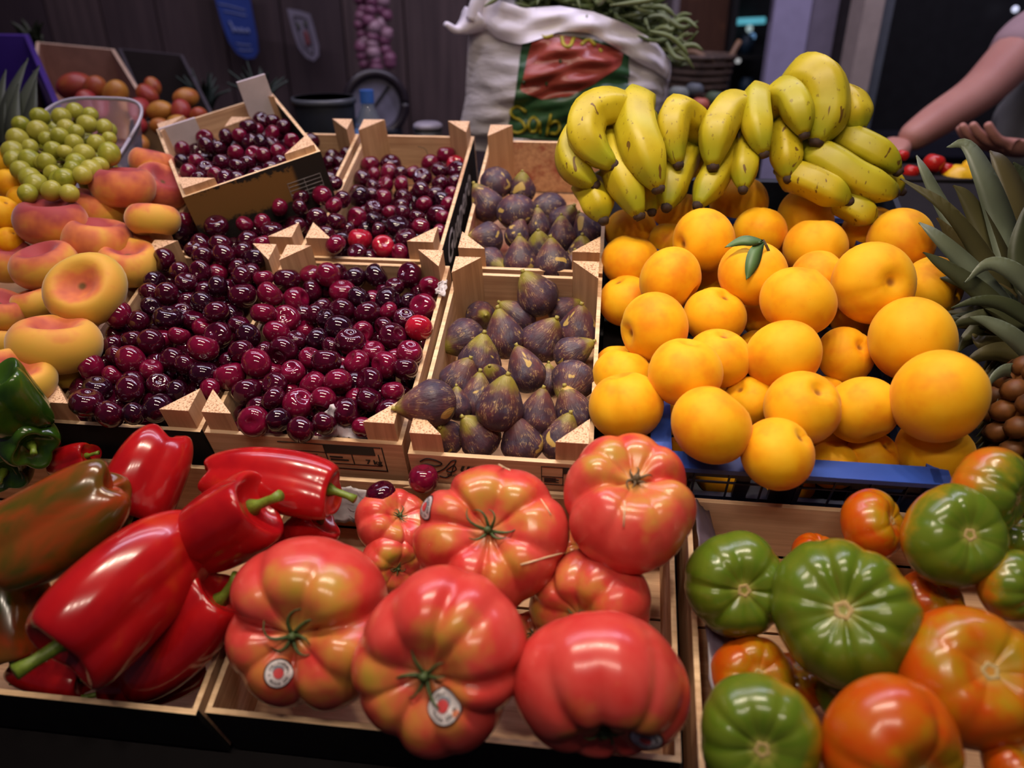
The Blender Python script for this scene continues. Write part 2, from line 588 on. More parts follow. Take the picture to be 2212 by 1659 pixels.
def pepper_fn(seed, n=4, L=1.5, taper=.25, lob=.13, tipl=.25):
    """z from +L (shoulder, stem side) to -L (tip lobes); unit half width"""
    R = random.Random(seed)
    ph = R.uniform(0, 6)
    am = [R.uniform(.6, 1.3) for _ in range(n)]
    bx, by = R.uniform(-.18, .18), R.uniform(-.18, .18)
    def fn(s, th):
        c = cos(s)
        lobe = (0.5 + .5 * cos(n * (th - ph))) ** .7
        ai = am[int(((th - ph) / (2 * pi / n) + .5) % n)]
        body = abs(sin(s)) ** .56
        t = (1 - c) / 2
        r = body * (1 - taper * t) * (1 - lob * 1.7 * (1 - lobe) * (1 - .15 * t) * min(1, sin(s) * 2))
        z = L * (abs(c) ** .85) * (1 if c > 0 else -1)
        z -= .46 * exp(-(s / .46) ** 2) - .10 * lobe * exp(-((s - .75) / .4) ** 2)
        z += (tipl * (1 - lobe * ai)) * exp(-((pi - s) / .7) ** 2) + .2 * exp(-((pi - s) / .3) ** 2)
        q = z / L
        return (r * cos(th) + bx * q * q, r * sin(th) + by * q * q, z)
    return fn


def surf_mesh(name, fn, ns, nt, m):
    return MB().surf(fn, ns, nt).mesh(name, m)


CH = [[surf_mesh('cherry', cherry_fn(k), 14, 20, CHM[t]) for k in (0, 1)] for t in range(4)]
PM = [surf_mesh('peach', peach_fn(k), 26, 40, PEACH) for k in range(6)]
FPM = [surf_mesh('flat_peach', flat_fn(k), 24, 32, FLATP) for k in range(4)]
FGM = [surf_mesh('fig', fig_fn(k), 24, 28, FIG) for k in range(8)]


def local_frame(axis_end, r0):
    pass


def calyx_mesh(seed, n, base, length, curl, wid, mats):
    """n narrow sepals that start at the dimple and curl up and outward"""
    R = random.Random(seed)
    b = MB()
    for k in range(n):
        th = 2 * pi * k / n + R.uniform(-.3, .3)
        L = length * R.uniform(.6, 1.2)
        cu = curl * R.uniform(.5, 1.5)
        sw = R.uniform(-.8, .8)
        P = []
        for i in range(7):
            t = i / 6
            rr = .03 + L * t * (1 - .25 * t)
            a = th + sw * t * t
            P.append((rr * cos(a), rr * sin(a), base + .02 + cu * t * (1.2 - t * .9) + R.uniform(0, .01)))
        b.tube(P, [wid * (1 - .8 * (i / 6)) for i in range(7)], 5)
    b.tube([(0, 0, base - .06), (0.01, 0, base + .05), (.02, .01, base + .12)], [wid * 2.2, wid * 1.9, wid * 1.6], 7)
    return b.mesh('calyx', mats)
# ------------------------------------------------------------------ the setting
WALLM = N('wall_board', .55, .3)
WALLM = WALLM.color(WALLM.mix(WALLM.rnd(), WALLM.ramp(WALLM.noise(WALLM.obj((14, 14, 1)), 3, 5), [(.3, (.060, .040, .042)), (.7, (.105, .070, .070))]), (.036, .024, .030)))
WALLB = wood('wall_brown', 2, (.10, .042, .026), (.17, .075, .045))
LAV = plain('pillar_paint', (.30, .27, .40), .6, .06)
GREYV = plain('pillar_shaded_side', (.17, .145, .19), .6, .08)  # pillar's grey side, its shade put into the colour
BEIGE = plain('jamb_paint', (.36, .29, .25), .5, .08)
STEEL = plain('jamb_steel', (.15, .17, .19), .35, .1, Metallic=.4)
BLK = plain('black_panel', (.010, .010, .011), .5, .2)
FLOORM = plain('floor_tile', (.05, .044, .048), .6)
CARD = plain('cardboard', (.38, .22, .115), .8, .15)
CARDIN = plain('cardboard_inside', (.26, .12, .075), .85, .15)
DARKM = plain('dark_plastic', (.014, .017, .026), .55, .2, spec=.3)
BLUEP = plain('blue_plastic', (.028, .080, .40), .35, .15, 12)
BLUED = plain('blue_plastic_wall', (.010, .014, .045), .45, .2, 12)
PURP = plain('purple_plastic', (.055, .022, .19), .4, .2, 8)
FW2 = np.array([-sin(YAW), cos(YAW), 0.0])

MB().box((-3.6, -1.5, -.04), (3.6, 4.6, 0)).build('floor', FLOORM)['kind'] = 'structure'


def vbox(name, xl, xr, y, z, th, m, z0=0.0, z1=2.9, parent=None, kind='structure'):
    a, b = D(xl, y, z), D(xr, y, z)
    b = a + (b - a) * np.array([1, 1, 0])
    k = FW2 * th
    q = [a, b, b + k, a + k]
    o = MB().prism([(p[0], p[1]) for p in q], z0, z1).build(name, m, parent)
    if kind and parent is None: o['kind'] = kind
    return o


wall = vbox('wall_back', -420, 1452, 60, 2.78, .05, plain('wall_core', (.012, .009, .010), .8))
x = -420
rr = random.Random(3)
while x < 1440:
    w_ = rr.choice((118, 132, 126, 140))
    vbox('plank', x, min(x + w_ - 4, 1450), 60, 2.745, .03, WALLM, 0, 2.9, wall)
    x += w_
vbox('trim_1', 1446, 1460, 100, 2.66, .12, plain('pale_edge', (.16, .13, .14), .6))
vbox('wall_niche', 1460, 1578, 100, 2.9, .05, WALLB)
vbox('trim_2', 1574, 1586, 100, 2.6, .06, BLK)
vbox('wall_dark', 1578, 1690, 100, 3.1, .05, BLK)
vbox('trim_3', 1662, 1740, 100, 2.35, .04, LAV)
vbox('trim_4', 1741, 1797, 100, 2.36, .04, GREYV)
vbox('trim_5', 1797, 1851, 100, 2.5, .05, plain('gap_shade', (.045, .034, .036), .6))  # dark strip filling the gap, with the gap's shade as its colour
vbox('trim_6', 1851, 1893, 100, 2.22, .10, BEIGE)
vbox('trim_7', 1893, 1914, 100, 2.24, .10, STEEL)
vbox('wall_right', 1914, 2500, 100, 2.5, .05, BLK)
vbox('baseboard_right', 1914, 2500, 100, 2.46, .04, plain('blue_grey_base', (.022, .022, .034), .5), 1.0, 1.08)
MB().box((-3.2, 4.3, 0), (3.4, 4.4, 2.9)).build('wall_far', BLK)['kind'] = 'structure'

# stall body: sloped shelves on a dark front
st = tag(empty('market_stall', (0, 0, 0)), 'black sloped market stall carrying all the fruit crates', 'stall')
b = MB()
b.box((-1.25, .17, -.163), (1.05, .50, -.150)).build('front_shelf', BLACKP, st, mw=STALL)
MB().box((-1.25, .50, -.125), (1.05, 1.22, -.103)).build('rear_shelf', BLACKP, st, mw=STALL)
fy = W(0, .165, -.16)
MB().box((-1.25, fy[1] - .012, .05), (1.05, fy[1] + .012, fy[2])).build('front_panel', BLACKP, st)
for sx in (-1.2, 1.0):
    MB().box((sx - .03, fy[1] + .04, 0), (sx + .03, fy[1] + .10, fy[2] - .03)).build('leg', BLACKP, st)
    MB().box((sx - .03, 1.2, 0), (sx + .03, 1.26, 1.1)).build('leg', BLACKP, st)
bc = tag(empty('back_counter', (0, 2, 0)), 'low dark counter behind the stall holding scale and bottle', 'counter')
MB().box((-.80, -.42, .94), (.46, .55, .98)).build('counter_top', DARKM, bc)
MB().box((-.76, -.36, 0), (.42, .5, .94)).build('cabinet_body', BLACKP, bc)

# ------------------------------------------------------------------ lettering
def text_mesh(body, size, m, shear=0.0, bold=0.0, center=True):
    cu = bpy.data.curves.new('lettering', 'FONT')
    cu.body = body
    cu.size = size
    cu.shear = shear
    cu.offset = bold
    cu.resolution_u = 3
    if center: cu.align_x = 'CENTER'
    o = bpy.data.objects.new('lettering', cu)
    COL.objects.link(o)
    dg = bpy.context.evaluated_depsgraph_get()
    me = bpy.data.meshes.new_from_object(o.evaluated_get(dg))
    bpy.data.objects.remove(o)
    me.materials.clear()
    me.materials.append(m)
    return me


ONFRONT = Matrix.Rotation(pi / 2, 4, 'X')          # text lies in the plane of a front board


def stroke_mesh(lines, rad, m, name='lettering'):
    b = MB()
    for pts in lines:
        b.tube([(x, y, 0) for x, y in pts], rad, 5)
    return b.mesh(name, m)


def curve_pts(p, n=14):
    """smooth line through points (Catmull-Rom)"""
    p = [np.array(q, float) for q in p]
    p = [2 * p[0] - p[1]] + p + [2 * p[-1] - p[-2]]
    out = []
    for i in range(1, len(p) - 2):
        for k in range(n):
            t = k / n
            a, b_, c, d = p[i - 1], p[i], p[i + 1], p[i + 2]
            out.append(.5 * (2 * b_ + (c - a) * t + (2 * a - 5 * b_ + 4 * c - d) * t * t + (3 * b_ - a - 3 * c + d) * t ** 3))
    out.append(p[-2])
    return out


# ------------------------------------------------------------------ wooden crates
def crate(label, M, w, L, H, post=.034, ph=.030, front_m=None, right_m=None, floor_m=None, back_h=None, back_m=None, posts=(1, 1, 1, 1), group='small wooden fruit crates', name='wooden_crate'):
    root = tag(empty(name, mat=M), label, 'crate', group)
    t = .005
    P = {}
    fm, rm = front_m or WOODX, right_m or WOODY
    P['front'] = MB().box((-w / 2, 0, .004), (w / 2, t, H), 0, 1).build('front_board', [fm, PLY], root)
    hb = back_h or H
    P['back'] = MB().box((-w / 2, L - t, .004), (w / 2, L, hb), 0, 1).build('back_board', [back_m or (WOODX if floor_m is None else floor_m), PLY], root)
    P['left'] = MB().box((-w / 2, t, .004), (-w / 2 + t, L - t, H), 0, 1).build('side_board', [WOODY if floor_m is None else floor_m, PLY], root)
    P['right'] = MB().box((w / 2 - t, t, .004), (w / 2, L - t, H), 0, 1).build('side_board', [rm, PLY], root)
    ns = 3
    for k in range(ns):
        a = t + (L - 2 * t) * k / ns
        e = t + (L - 2 * t) * (k + 1) / ns - .003
        MB().box((-w / 2 + t, a, 0), (w / 2 - t, e, .004)).build('base_slat', floor_m or WOODX, root)
    q = post
    for i, (sx, y, sy) in enumerate(((-1, t, 1), (1, t, 1), (-1, L - t, -1), (1, L - t, -1))):
        if not posts[i]: continue
        x0 = sx * (w / 2 - t)
        poly = [(x0, y), (x0 - sx * q, y), (x0, y + sy * q)]
        if sx * sy > 0: poly = poly[::-1]
        MB().prism(poly, .004, H + ph, 0, 1).build('corner_post', [WOODZ, ENDG], root)
    return root, P


def cr(u0, u1, v0, v1, wr, H):
    """matrix of a crate whose rim lies at height wr"""
    return STALL @ Matrix.Translation(((u0 + u1) / 2, v0, wr - H)), (u1 - u0), (v1 - v0)


H1 = .098
M, w, L = cr(-.622, -.436, .503, .815, 0, H1)
crA, pA = crate('wooden cherry crate with dark front board, next to the flat peaches', M, w, L, H1, front_m=BLACKP)
M, w, L = cr(-.431, -.205, .503, .815, 0, H1)
crB, pB = crate('pale wooden cherry crate in the front row with a printed weight label', M, w, L, H1)
M, w, L = cr(-.410, -.222, .822, 1.160, 0, H1)
crC, pC = crate('pale wooden cherry crate behind the printed one, black side board', M, w, L, H1, right_m=BLACKP, post=.036)
M, w, L = cr(-.640, -.420, .822, 1.160, 0, H1)
crD, pD = crate('wooden cherry crate partly hidden under the tilted box', M, w, L, H1)
M, w, L = cr(-.196, .002, .492, .803, 0, H1)
crF, pF = crate('pale wooden fig crate in front with cursive print on it', M, w, L, H1)
M, w, L = cr(-.196, .002, .812, 1.150, 0, H1)
crG, pG = crate('wooden fig crate behind, red fruit stains on its base', M, w, L, H1, floor_m=WOODP, post=.036)

# print on the crate fronts
gl = [[(.012, .062), (.020, .068), (.030, .066), (.036, .060), (.028, .056), (.018, .058), (.010, .052), (.014, .046), (.026, .044), (.036, .050), (.042, .058)],
      [(.042, .058), (.047, .066), (.052, .068), (.050, .061), (.044, .054), (.040, .048), (.046, .047), (.051, .052), (.049, .058), (.044, .042), (.038, .036), (.031, .038)]]
gx = -.099
link('lettering', stroke_mesh([[(gx + p[0], p[1] + .024) for p in curve_pts(l, 5)] for l in gl], .00075, INK), pF['front'], ONFRONT @ Matrix.Translation((0, 0, .0004)))
tx = text_mesh('uapero', .021, INK, .35, .0006, False)
link('lettering', tx, pF['front'], Matrix.Translation((gx + .054, -.0006, .073)) @ ONFRONT)
link('lettering', text_mesh('PRODUCTO DE', .0058, INK, 0, .0001, False), pF['front'], Matrix.Translation((gx + .040, -.0006, .063)) @ ONFRONT)
b = MB()
for (x0, z0, x1, z1) in ((.045, .083, .096, .0838), (.045, .052, .096, .0528), (.045, .052, .0458, .0838), (.0952, .052, .096, .0838), (.068, .052, .0688, .0838), (.045, .066, .068, .0666), (.069, .073, .096, .0835)):
    b.box((x0, -.0006, z0 + .008), (x1, -.0001, z1 + .008))
for k in range(4):
    b.box((.048, -.0006, .064 + .0022 * k), (.064 - .003 * (k % 2), -.0001, .0650 + .0022 * k))
    b.box((.072, -.0006, .064 + .0030 * k), (.092 - .004 * (k % 2), -.0001, .0652 + .0030 * k))
b.build('ink_print', INK, pF['front'])
for k in (0, 1):
    pass
MS = Matrix.Translation((.0990 + .0006, 0, 0)) @ Matrix.Rotation(pi / 2, 4, 'Z') @ ONFRONT
hb = .226 / 2
link('lettering', text_mesh('Guapero', .050, INK, .35, .0006, False), pB['right'], Matrix.Translation((hb + .0006, .055, .048)) @ Matrix.Rotation(pi / 2, 4, 'Z') @ ONFRONT)
link('lettering', text_mesh('Guapero', .060, WHITEINK, .35, .0006, False), pC['right'], Matrix.Translation((.188 / 2 + .0006, .05, .045)) @ Matrix.Rotation(pi / 2, 4, 'Z') @ ONFRONT)
b = MB()
for (x0, z0, x1, z1) in ((-.030, .080, .088, .0812), (-.030, .038, .090, .0392), (.0888, .038, .090, .0812), (-.030, .047, .084, .0478), (.022, .066, .080, .080), (.022, .047, .0232, .080), (.052, .047, .0532, .066), (.0828, .047, .084, .068), (-.030, .066, .022, .0668)):
    b.box((x0, -.0006, z0 + .010), (x1, -.0001, z1 + .010))
for k in range(4): b.box((-.028, -.0006, .060 + .0035 * k), (.016 - .004 * (k % 2), -.0001, .0612 + .0035 * k))
for k in range(2): b.box((.026, -.0006, .063 + .005 * k), (.047 - .006 * k, -.0001, .0655 + .005 * k))
b.build('ink_print', INK, pB['front'])
link('lettering', text_mesh('7 kg', .011, INK, 0, .0004, False), pB['front'], Matrix.Translation((.067, -.0007, .0605)) @ ONFRONT)

WOODL = wood('wood_pale', 0, (.62, .40, .24), (.80, .56, .37))
# front-row boxes
H2 = .100
M, w, L = cr(-.334, .090, .222, .490, -.048, H2)
crI, pI = crate('wide shallow wooden box full of big pink tomatoes', M, w, L, H2, posts=(0, 0, 0, 0), front_m=BLACKP, group='wide front row boxes', name='wooden_box')
M, w, L = cr(-.800, -.340, .218, .490, -.045, H2)
crJ, pJ = crate('wide wooden box of red peppers with black front', M, w, L, H2, posts=(0, 0, 0, 0), front_m=BLACKP, group='wide front row boxes', name='wooden_box')
M, w, L = cr(.104, .560, .200, .492, -.045, H2)
crK, pK = crate('wooden box of green and orange tomatoes with plastic liner', M, w, L, H2, posts=(0, 0, 0, 0), back_m=WOODL, group='wide front row boxes', name='wooden_box')
M, w, L = cr(-1.02, -.634, .50, 1.03, 0, H1)
crL, pL = crate('wooden crate of flat peaches with one triangular post showing', M, w, L, H1, group='small wooden fruit crates', posts=(0, 1, 0, 1))

# the tilted box that lies on the cherries
cF = [np.array(p) for p in ((-.5807, 1.0030, 1.2469), (-.4139, 1.1057, 1.2949), (-.7509, 1.2565, 1.2959))]
ex = cF[1] - cF[0]; wE = np.linalg.norm(ex); ex /= wE
ey = cF[2] - cF[0]; LE = np.linalg.norm(ey); ey = ey / LE; ey -= ex * (ex @ ey); ey /= np.linalg.norm(ey)
ez = np.cross(ex, ey)
HE = .085
oE = cF[0] + ex * wE / 2 - ez * HE
ME = Matrix(((ex[0], ey[0], ez[0], oE[0]), (ex[1], ey[1], ez[1], oE[1]), (ex[2], ey[2], ez[2], oE[2]), (0, 0, 0, 1)))
GOLD = N('gold_black_print', .6, .3)
zz = GOLD.axis(2)
band = GOLD.math('ADD', GOLD.math('MULTIPLY', GOLD.axis(0), .10), GOLD.math('MULTIPLY', GOLD.math('SUBTRACT', GOLD.noise(GOLD.obj((1, 1, 1), False), 60, 5, .75), .5), .045))
gm = GOLD.math('MULTIPLY', GOLD.smooth(GOLD.math('ADD', zz, band), .024, .034), GOLD.smooth(GOLD.math('ADD', zz, band), .080, .076))
gm = GOLD.math('MULTIPLY', gm, GOLD.smooth(GOLD.axis(0), .058, .050))
GOLD = GOLD.color(GOLD.mix(gm, (.012, .009, .008), (.15, .070, .018)))
crE, pE = crate('black and gold printed box of cherries tilted on top of another crate', ME, wE, LE, HE, front_m=GOLD, right_m=BLACKP, floor_m=WOODX, ph=.010, post=.045)
for (x, y) in ((-wE / 2 + .030, LE - .0055), (wE / 2 - .030, LE - .0055)):
    MB().box((x - (.026 if x < 0 else .024), y - .036, .01), (x + (.034 if x < 0 else .024), y - .030, HE + (.012 if x < 0 else .045))).build('paper_flap', plain('pale_flap', (.50, .42, .44), .8), crE)
b = MB()
for k in range(5): b.box((.040, -.0006, .030 + .006 * k), (.090, -.0001, .0306 + .006 * k))
for k in range(3): b.box((.040 + .025 * k - .0003, -.0006, .030), (.0403 + .025 * k, -.0001, .0546))
b.build('ink_print', plain('grey_ink', (.20, .18, .19), .7), pE['front'])


# ------------------------------------------------------------------ boxes given by their rim corners
def open_box(name, label, cat, rim, deep, mo, mi, th=.006, group=None, edge=None):
    """rim = [front a, front b, back b, back a]"""
    rim = [np.asarray(p) for p in rim]
    root = tag(empty(name, rim[0] - deep), label, cat, group)
    off = rim[0] - deep
    c = sum(rim) / 4
    nm = ['front_panel', 'side_panel', 'back_panel', 'side_panel']
    for i in range(4):
        a, b_ = rim[i], rim[(i + 1) % 4]
        inn = (c - (a + b_) / 2); inn /= np.linalg.norm(inn); inn *= th
        v = [a, b_, b_ + inn, a + inn]
        v = [p - deep for p in v] + v
        v = [p - off for p in v]
        MB().add(v, [(0, 3, 2, 1)], 0).add(v, [(0, 1, 5, 4), (1, 2, 6, 5), (3, 0, 4, 7)], 0).add(v, [(2, 3, 7, 6)], 1).add(v, [(4, 5, 6, 7)], 2).build(nm[i], [mo, mi, edge or mo], root)
    v = [p - deep - off for p in rim]
    v = v + [p + np.array([0, 0, .005]) for p in v]
    MB().add(v, [(0, 3, 2, 1), (4, 5, 6, 7), (0, 1, 5, 4), (1, 2, 6, 5), (2, 3, 7, 6), (3, 0, 4, 7)]).build('base_panel', mi, root)
    return root


DZ = np.array([0, 0, 1.0])
sh = tag(empty('display_riser', (0, 0, 0)), 'dark riser under the mango boxes beside the wall', 'riser')
MB().box((-2.0, 1.38, 1.10), (-.83, 2.1, 1.13)).build('riser_top', DARKM, sh)
MB().box((-1.95, 1.42, .5), (-.85, 1.62, 1.10)).build('riser_body', BLACKP, sh)
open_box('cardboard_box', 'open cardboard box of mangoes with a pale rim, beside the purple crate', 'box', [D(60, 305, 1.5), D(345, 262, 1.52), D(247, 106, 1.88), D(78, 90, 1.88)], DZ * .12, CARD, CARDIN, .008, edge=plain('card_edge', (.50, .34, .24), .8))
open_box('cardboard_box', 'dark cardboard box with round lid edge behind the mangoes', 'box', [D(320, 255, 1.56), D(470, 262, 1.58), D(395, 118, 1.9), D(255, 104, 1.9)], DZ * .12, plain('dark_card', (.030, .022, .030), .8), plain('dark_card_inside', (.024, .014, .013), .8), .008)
open_box('plastic_crate', 'purple plastic crate beside the cardboard mango box', 'crate', [D(-170, 262, 1.42), D(140, 248, 1.42), D(62, 74, 1.75), D(-170, 70, 1.75)], DZ * .20, PURP, PURP, .012)

# the blue crate of peaches
def blue_crate():
    u0, u1, v0, v1, wr, dp = .074, .354, .508, .955, .0, .075
    root = tag(empty('plastic_crate', mat=STALL @ Matrix.Translation((0, 0, wr - dp))), 'blue plastic crate with slotted walls, heaped with yellow peaches', 'crate')
    r = .022
    for (a, b_) in (((u0, v0 - r / 2, dp - .007), (u1, v0 + r / 2, dp)), ((u0, v1 - r / 2, dp - .007), (u1, v1 + r / 2, dp))):
        MB().box(a, b_).build('rim', BLUEP, root)
    for (a, b_) in (((u0 - r / 2, v0 + r / 2, dp - .007), (u0 + r / 2, v1 - r / 2, dp)), ((u1 - r / 2, v0 + r / 2, dp - .007), (u1 + r / 2, v1 - r / 2, dp))):
        MB().box(a, b_).build('rim', BLUEP, root)
    for (u, v) in ((u0, v0), (u1, v0), (u0, v1), (u1, v1)):
        MB().box((u - .009, v - .009, -.02), (u + .009, v + .009, dp + (.016 if v < .6 and u < .2 else .0))).build('corner_post', BLUEP, root)
    # front wall: bars around open slots
    b = MB()
    b.box((u0, v0 - .003, .052), (u1, v0 + .003, dp - .007))
    b.box((u0, v0 - .003, .000), (u1, v0 + .003, .018))
    x = u0
    for k, wd_ in enumerate((.075, .035, .075, .050, .06)):
        b.box((x, v0 - .003, .018), (x + wd_ * .42, v0 + .003, .052)); x += wd_ * 1.08
    for k in range(9): b.box((u0 + .036 * k, v0 - .005, 0), (u0 + .036 * k + .002, v0 - .003, dp - .007))
    b.box((u0, v0 - .005, .044), (u1, v0 - .003, .046))
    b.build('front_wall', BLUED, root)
    for u in (u0, u1):
        b = MB()
        b.box((u - .003, v0, .0), (u + .003, v1, .02)); b.box((u - .003, v0, .055), (u + .003, v1, dp - .007))
        for k in range(8): b.box((u - .003, v0 + .056 * k, .02), (u + .003, v0 + .056 * k + .02, .055))
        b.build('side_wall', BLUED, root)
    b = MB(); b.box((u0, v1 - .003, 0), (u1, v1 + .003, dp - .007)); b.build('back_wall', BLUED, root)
    b = MB()
    for k in range(7): b.box((u0, v0 + .064 * k, -.006), (u1, v0 + .064 * k + .045, 0))
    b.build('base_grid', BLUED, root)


blue_crate()
# board blackened to stand in for the gap's shade; carries the peaches between the fig crate and the blue crate
tag(MB().box((.008, .53, -.100), (.062, .95, -.075)).build('filler_board', BLACKP, None, mw=STALL), 'narrow dark board under the peaches beside the fig crates', 'board')
# black crate under the bananas
open_box('plastic_crate', 'black plastic crate under the bananas behind the peaches', 'crate', [W(.03, .985, -.030), W(.44, .985, -.030), W(.44, 1.10, -.030), W(.03, 1.10, -.030)], NRM * .07, DARKM, DARKM, .008)
# ------------------------------------------------------------------ cherries
def zo(lst, ox, oy, sc):
    return [(ox + x / sc, oy + y / sc, d / sc) for x, y, d in lst]


cB = zo([(575,375,195),(760,340,150),(905,345,165),(975,320,130),(1115,360,150),(1280,360,160),(1535,345,180),(1700,430,150),(1415,430,130),(765,470,150),(1010,470,180),(1140,515,150),(1365,535,190),(665,550,185),(1530,550,120),(1660,590,200),(1005,615,170),(850,590,110),(1215,640,210),(1360,620,120),(1490,680,150),(590,690,200),(790,660,150),(880,690,120),(985,755,190),(1595,775,180),(1330,740,130),(1400,820,190),(1165,790,150),(495,790,180),(650,850,140),(815,840,160),(1065,865,200),(940,900,110),(545,940,210),(390,930,140),(760,990,160),(880,1020,190),(1245,940,160),(1530,950,180),(345,1060,200),(620,1110,170),(1120,1040,180),(1340,1040,190),(1500,1070,170),(490,1200,170),(475,1300,170),(780,1190,180),(975,1180,190),(1215,1170,190),(1215,1310,180),(1400,1250,160),(270,1250,200),(670,1340,220),(850,1310,180),(1045,1420,210),(1370,1400,180),(300,1490,210),(510,1470,170),(700,1540,190),(850,1500,170),(1170,1530,130)], 460, 500, 3.606)
cA = zo([(950,280,150),(880,450,150),(845,530,140),(980,540,150),(1130,460,140),(1060,370,130),(1225,370,140),(1350,480,140),(1530,410,150),(1690,420,130),(850,630,120),(610,720,180),(750,740,140),(980,720,190),(1230,610,150),(1340,680,160),(1530,560,190),(1740,540,170),(1690,680,160),(1510,770,140),(1575,850,160),(1060,850,140),(1350,850,180),(560,920,150),(710,880,140),(850,900,170),(420,950,160),(1240,940,210),(1520,970,160),(1450,1040,140),(390,1090,210),(590,1000,120),(700,1040,190),(1010,1030,160),(1110,1070,120),(1240,1130,190),(1440,1150,200),(140,1270,210),(280,1390,220),(450,1260,180),(570,1140,120),(690,1250,180),(910,1210,150),(1050,1270,150),(1290,1250,130),(540,1430,190),(730,1430,130),(900,1390,210),(1170,1330,140)], 80, 480, 3.457)
cD = zo([(1230,170,150),(1370,170,140),(1020,90,130),(1130,220,120),(1240,260,140),(1400,260,150),(1580,150,150),(1540,220,120),(1630,280,150),(1740,260,120),(1760,70,140),(1340,30,150),(1680,160,120),(1870,130,120)], 80, 480, 3.457) + \
     zo([(460,880,140),(375,940,150),(400,1100,160),(255,840,170),(205,1070,180),(65,1180,170),(40,960,140),(225,1270,130),(300,1230,100),(390,1330,180),(45,860,120),(380,720,100)], 640, 240, 4.61) + \
     zo([(1420,1390,170),(740,1560,130),(1030,1580,140),(1230,1560,120),(350,1540,130),(1620,1600,170)], 330, 180, 5.185)
cC = zo([(695,540,160),(940,530,180),(790,620,130),(915,630,170),(1030,620,130),(1155,610,130),(1335,520,160),(1500,440,170),(1585,530,160),(1620,590,170),(1430,590,160),(1255,660,170),(645,670,150),(770,750,140),(1050,730,150),(1435,720,150),(1240,790,160),(1630,710,150),(610,800,130),(635,850,180),(740,840,110),(870,870,160),(1075,860,150),(1390,830,150),(1580,820,140),(1450,890,160),(1275,950,150),(1560,930,120),(765,970,150),(940,1010,140),(1050,950,130),(1055,1030,150),(1200,1060,130),(1410,1050,200),(1550,1060,120),(600,1080,180),(765,1090,140),(1010,1150,210),(1240,1150,150),(820,1190,140),(635,1280,210),(1090,1270,190),(860,1350,190),(610,1420,170),(1030,1410,160),(1350,1260,160),(1490,1210,120),(1200,1420,120)], 640, 240, 4.61)
cE = zo([(330,740,150),(600,700,170),(820,600,150),(970,590,130),(1090,650,140),(1070,490,170),(1340,430,140),(1340,560,150),(1480,490,130),(1560,650,120),(930,780,140),(1130,790,130),(1240,810,140),(1410,770,160),(1430,890,150),(290,890,130),(490,880,130),(600,960,160),(770,890,130),(400,990,130),(830,1080,190),(1160,1020,170),(970,930,130),(1220,660,120),(520,1060,120),(780,1180,120),(1330,960,120),(1050,900,120),(700,1030,120)], 330, 180, 5.185)
BRIGHT = {('C', 40): 3, ('C', 42): 3, ('C', 8): 3, ('C', 6): 2, ('C', 26): 2, ('B', 25): 3, ('B', 21): 2, ('B', 41): 2, ('B', 2): 2, ('B', 24): 0, ('B', 5): 0, ('B', 4): 0, ('C', 19): 0, ('C', 25): 0, ('A', 20): 0, ('C', 36): 0}

EXI = np.array(ME.inverted())


def box_uv(P):
    q = EXI @ np.array([*P, 1.0])
    return q[:3]


def crate_lim(u0, u1, v0, v1):
    return (u0 + .019, u1 - .019, v0 + .004, v1 - .019)


CR = {'A': (cA, (-.622, -.436, .503, .815), lambda v: .024 - .004 * (v - .50) / .31, 'dark fronted crate by the flat peaches'),
      'B': (cB, (-.431, -.205, .503, .815), lambda v: .020 - .030 * (v - .50) / .31, 'crate with the printed weight label'),
      'C': (cC, (-.410, -.222, .822, 1.160), lambda v: -.004 - .026 * (v - .82) / .33, 'rear crate with the black side'),
      'D': (cD, (-.640, -.420, .822, 1.160), lambda v: .020, 'crate under the tilted box'),
      'E': (cE, None, None, 'tilted gold and black box')}


def plane_E(x, y, h):
    d = ray(x, y)
    o = np.array(oE) + ez * (HE + h)
    t = ((o - CAM) @ ez) / (d @ ez)
    return CAM + t * d


rng = np.random.RandomState(5)
items = []       # crate, kind index, P, r, d(ray unit)
for key, (lst, lim, wf, nm) in CR.items():
    pts = []
    for i, (x, y, d) in enumerate(lst):
        if key == 'E':
            P = plane_E(x, y, -.012)
        else:
            P = S(x, y, 0.0)
            for _ in range(3): P = S(x, y, wf(inv(P)[1]))
            if lim[0] - .01 > inv(P)[0]: pass
        r = min(.0176, max(.0122, 1.15 * d * depth(P) / FPX / 2))
        pts.append((x, y))
        items.append([key, i, P, r, 0])
    # cherries one layer lower that show in the gaps
    n_fill, tries = {'A': 20, 'B': 20, 'C': 10, 'D': 8, 'E': 8}[key], 0
    while n_fill and tries < 4000:
        tries += 1
        if key == 'E':
            q = np.array([rng.uniform(-wE / 2 + .02, wE / 2 - .02), rng.uniform(.02, LE - .03), HE - .022])
            P = np.array(oE) + ex * q[0] + ey * q[1] + ez * q[2]
        else:
            u, v = rng.uniform(lim[0] + .022, lim[1] - .022), rng.uniform(lim[2] + .022, lim[3] - (.03 if key != 'C' else .09))
            P = W(u, v, wf(v) - .011)
        x, y = proj(P)
        rp = .0135 * FPX / depth(P)
        if all((x - a) ** 2 + (y - c) ** 2 > (1.02 * rp) ** 2 for a, c in pts):
            pts.append((x, y)); n_fill -= 1
            items.append([key, -1, P, .0138, 1])

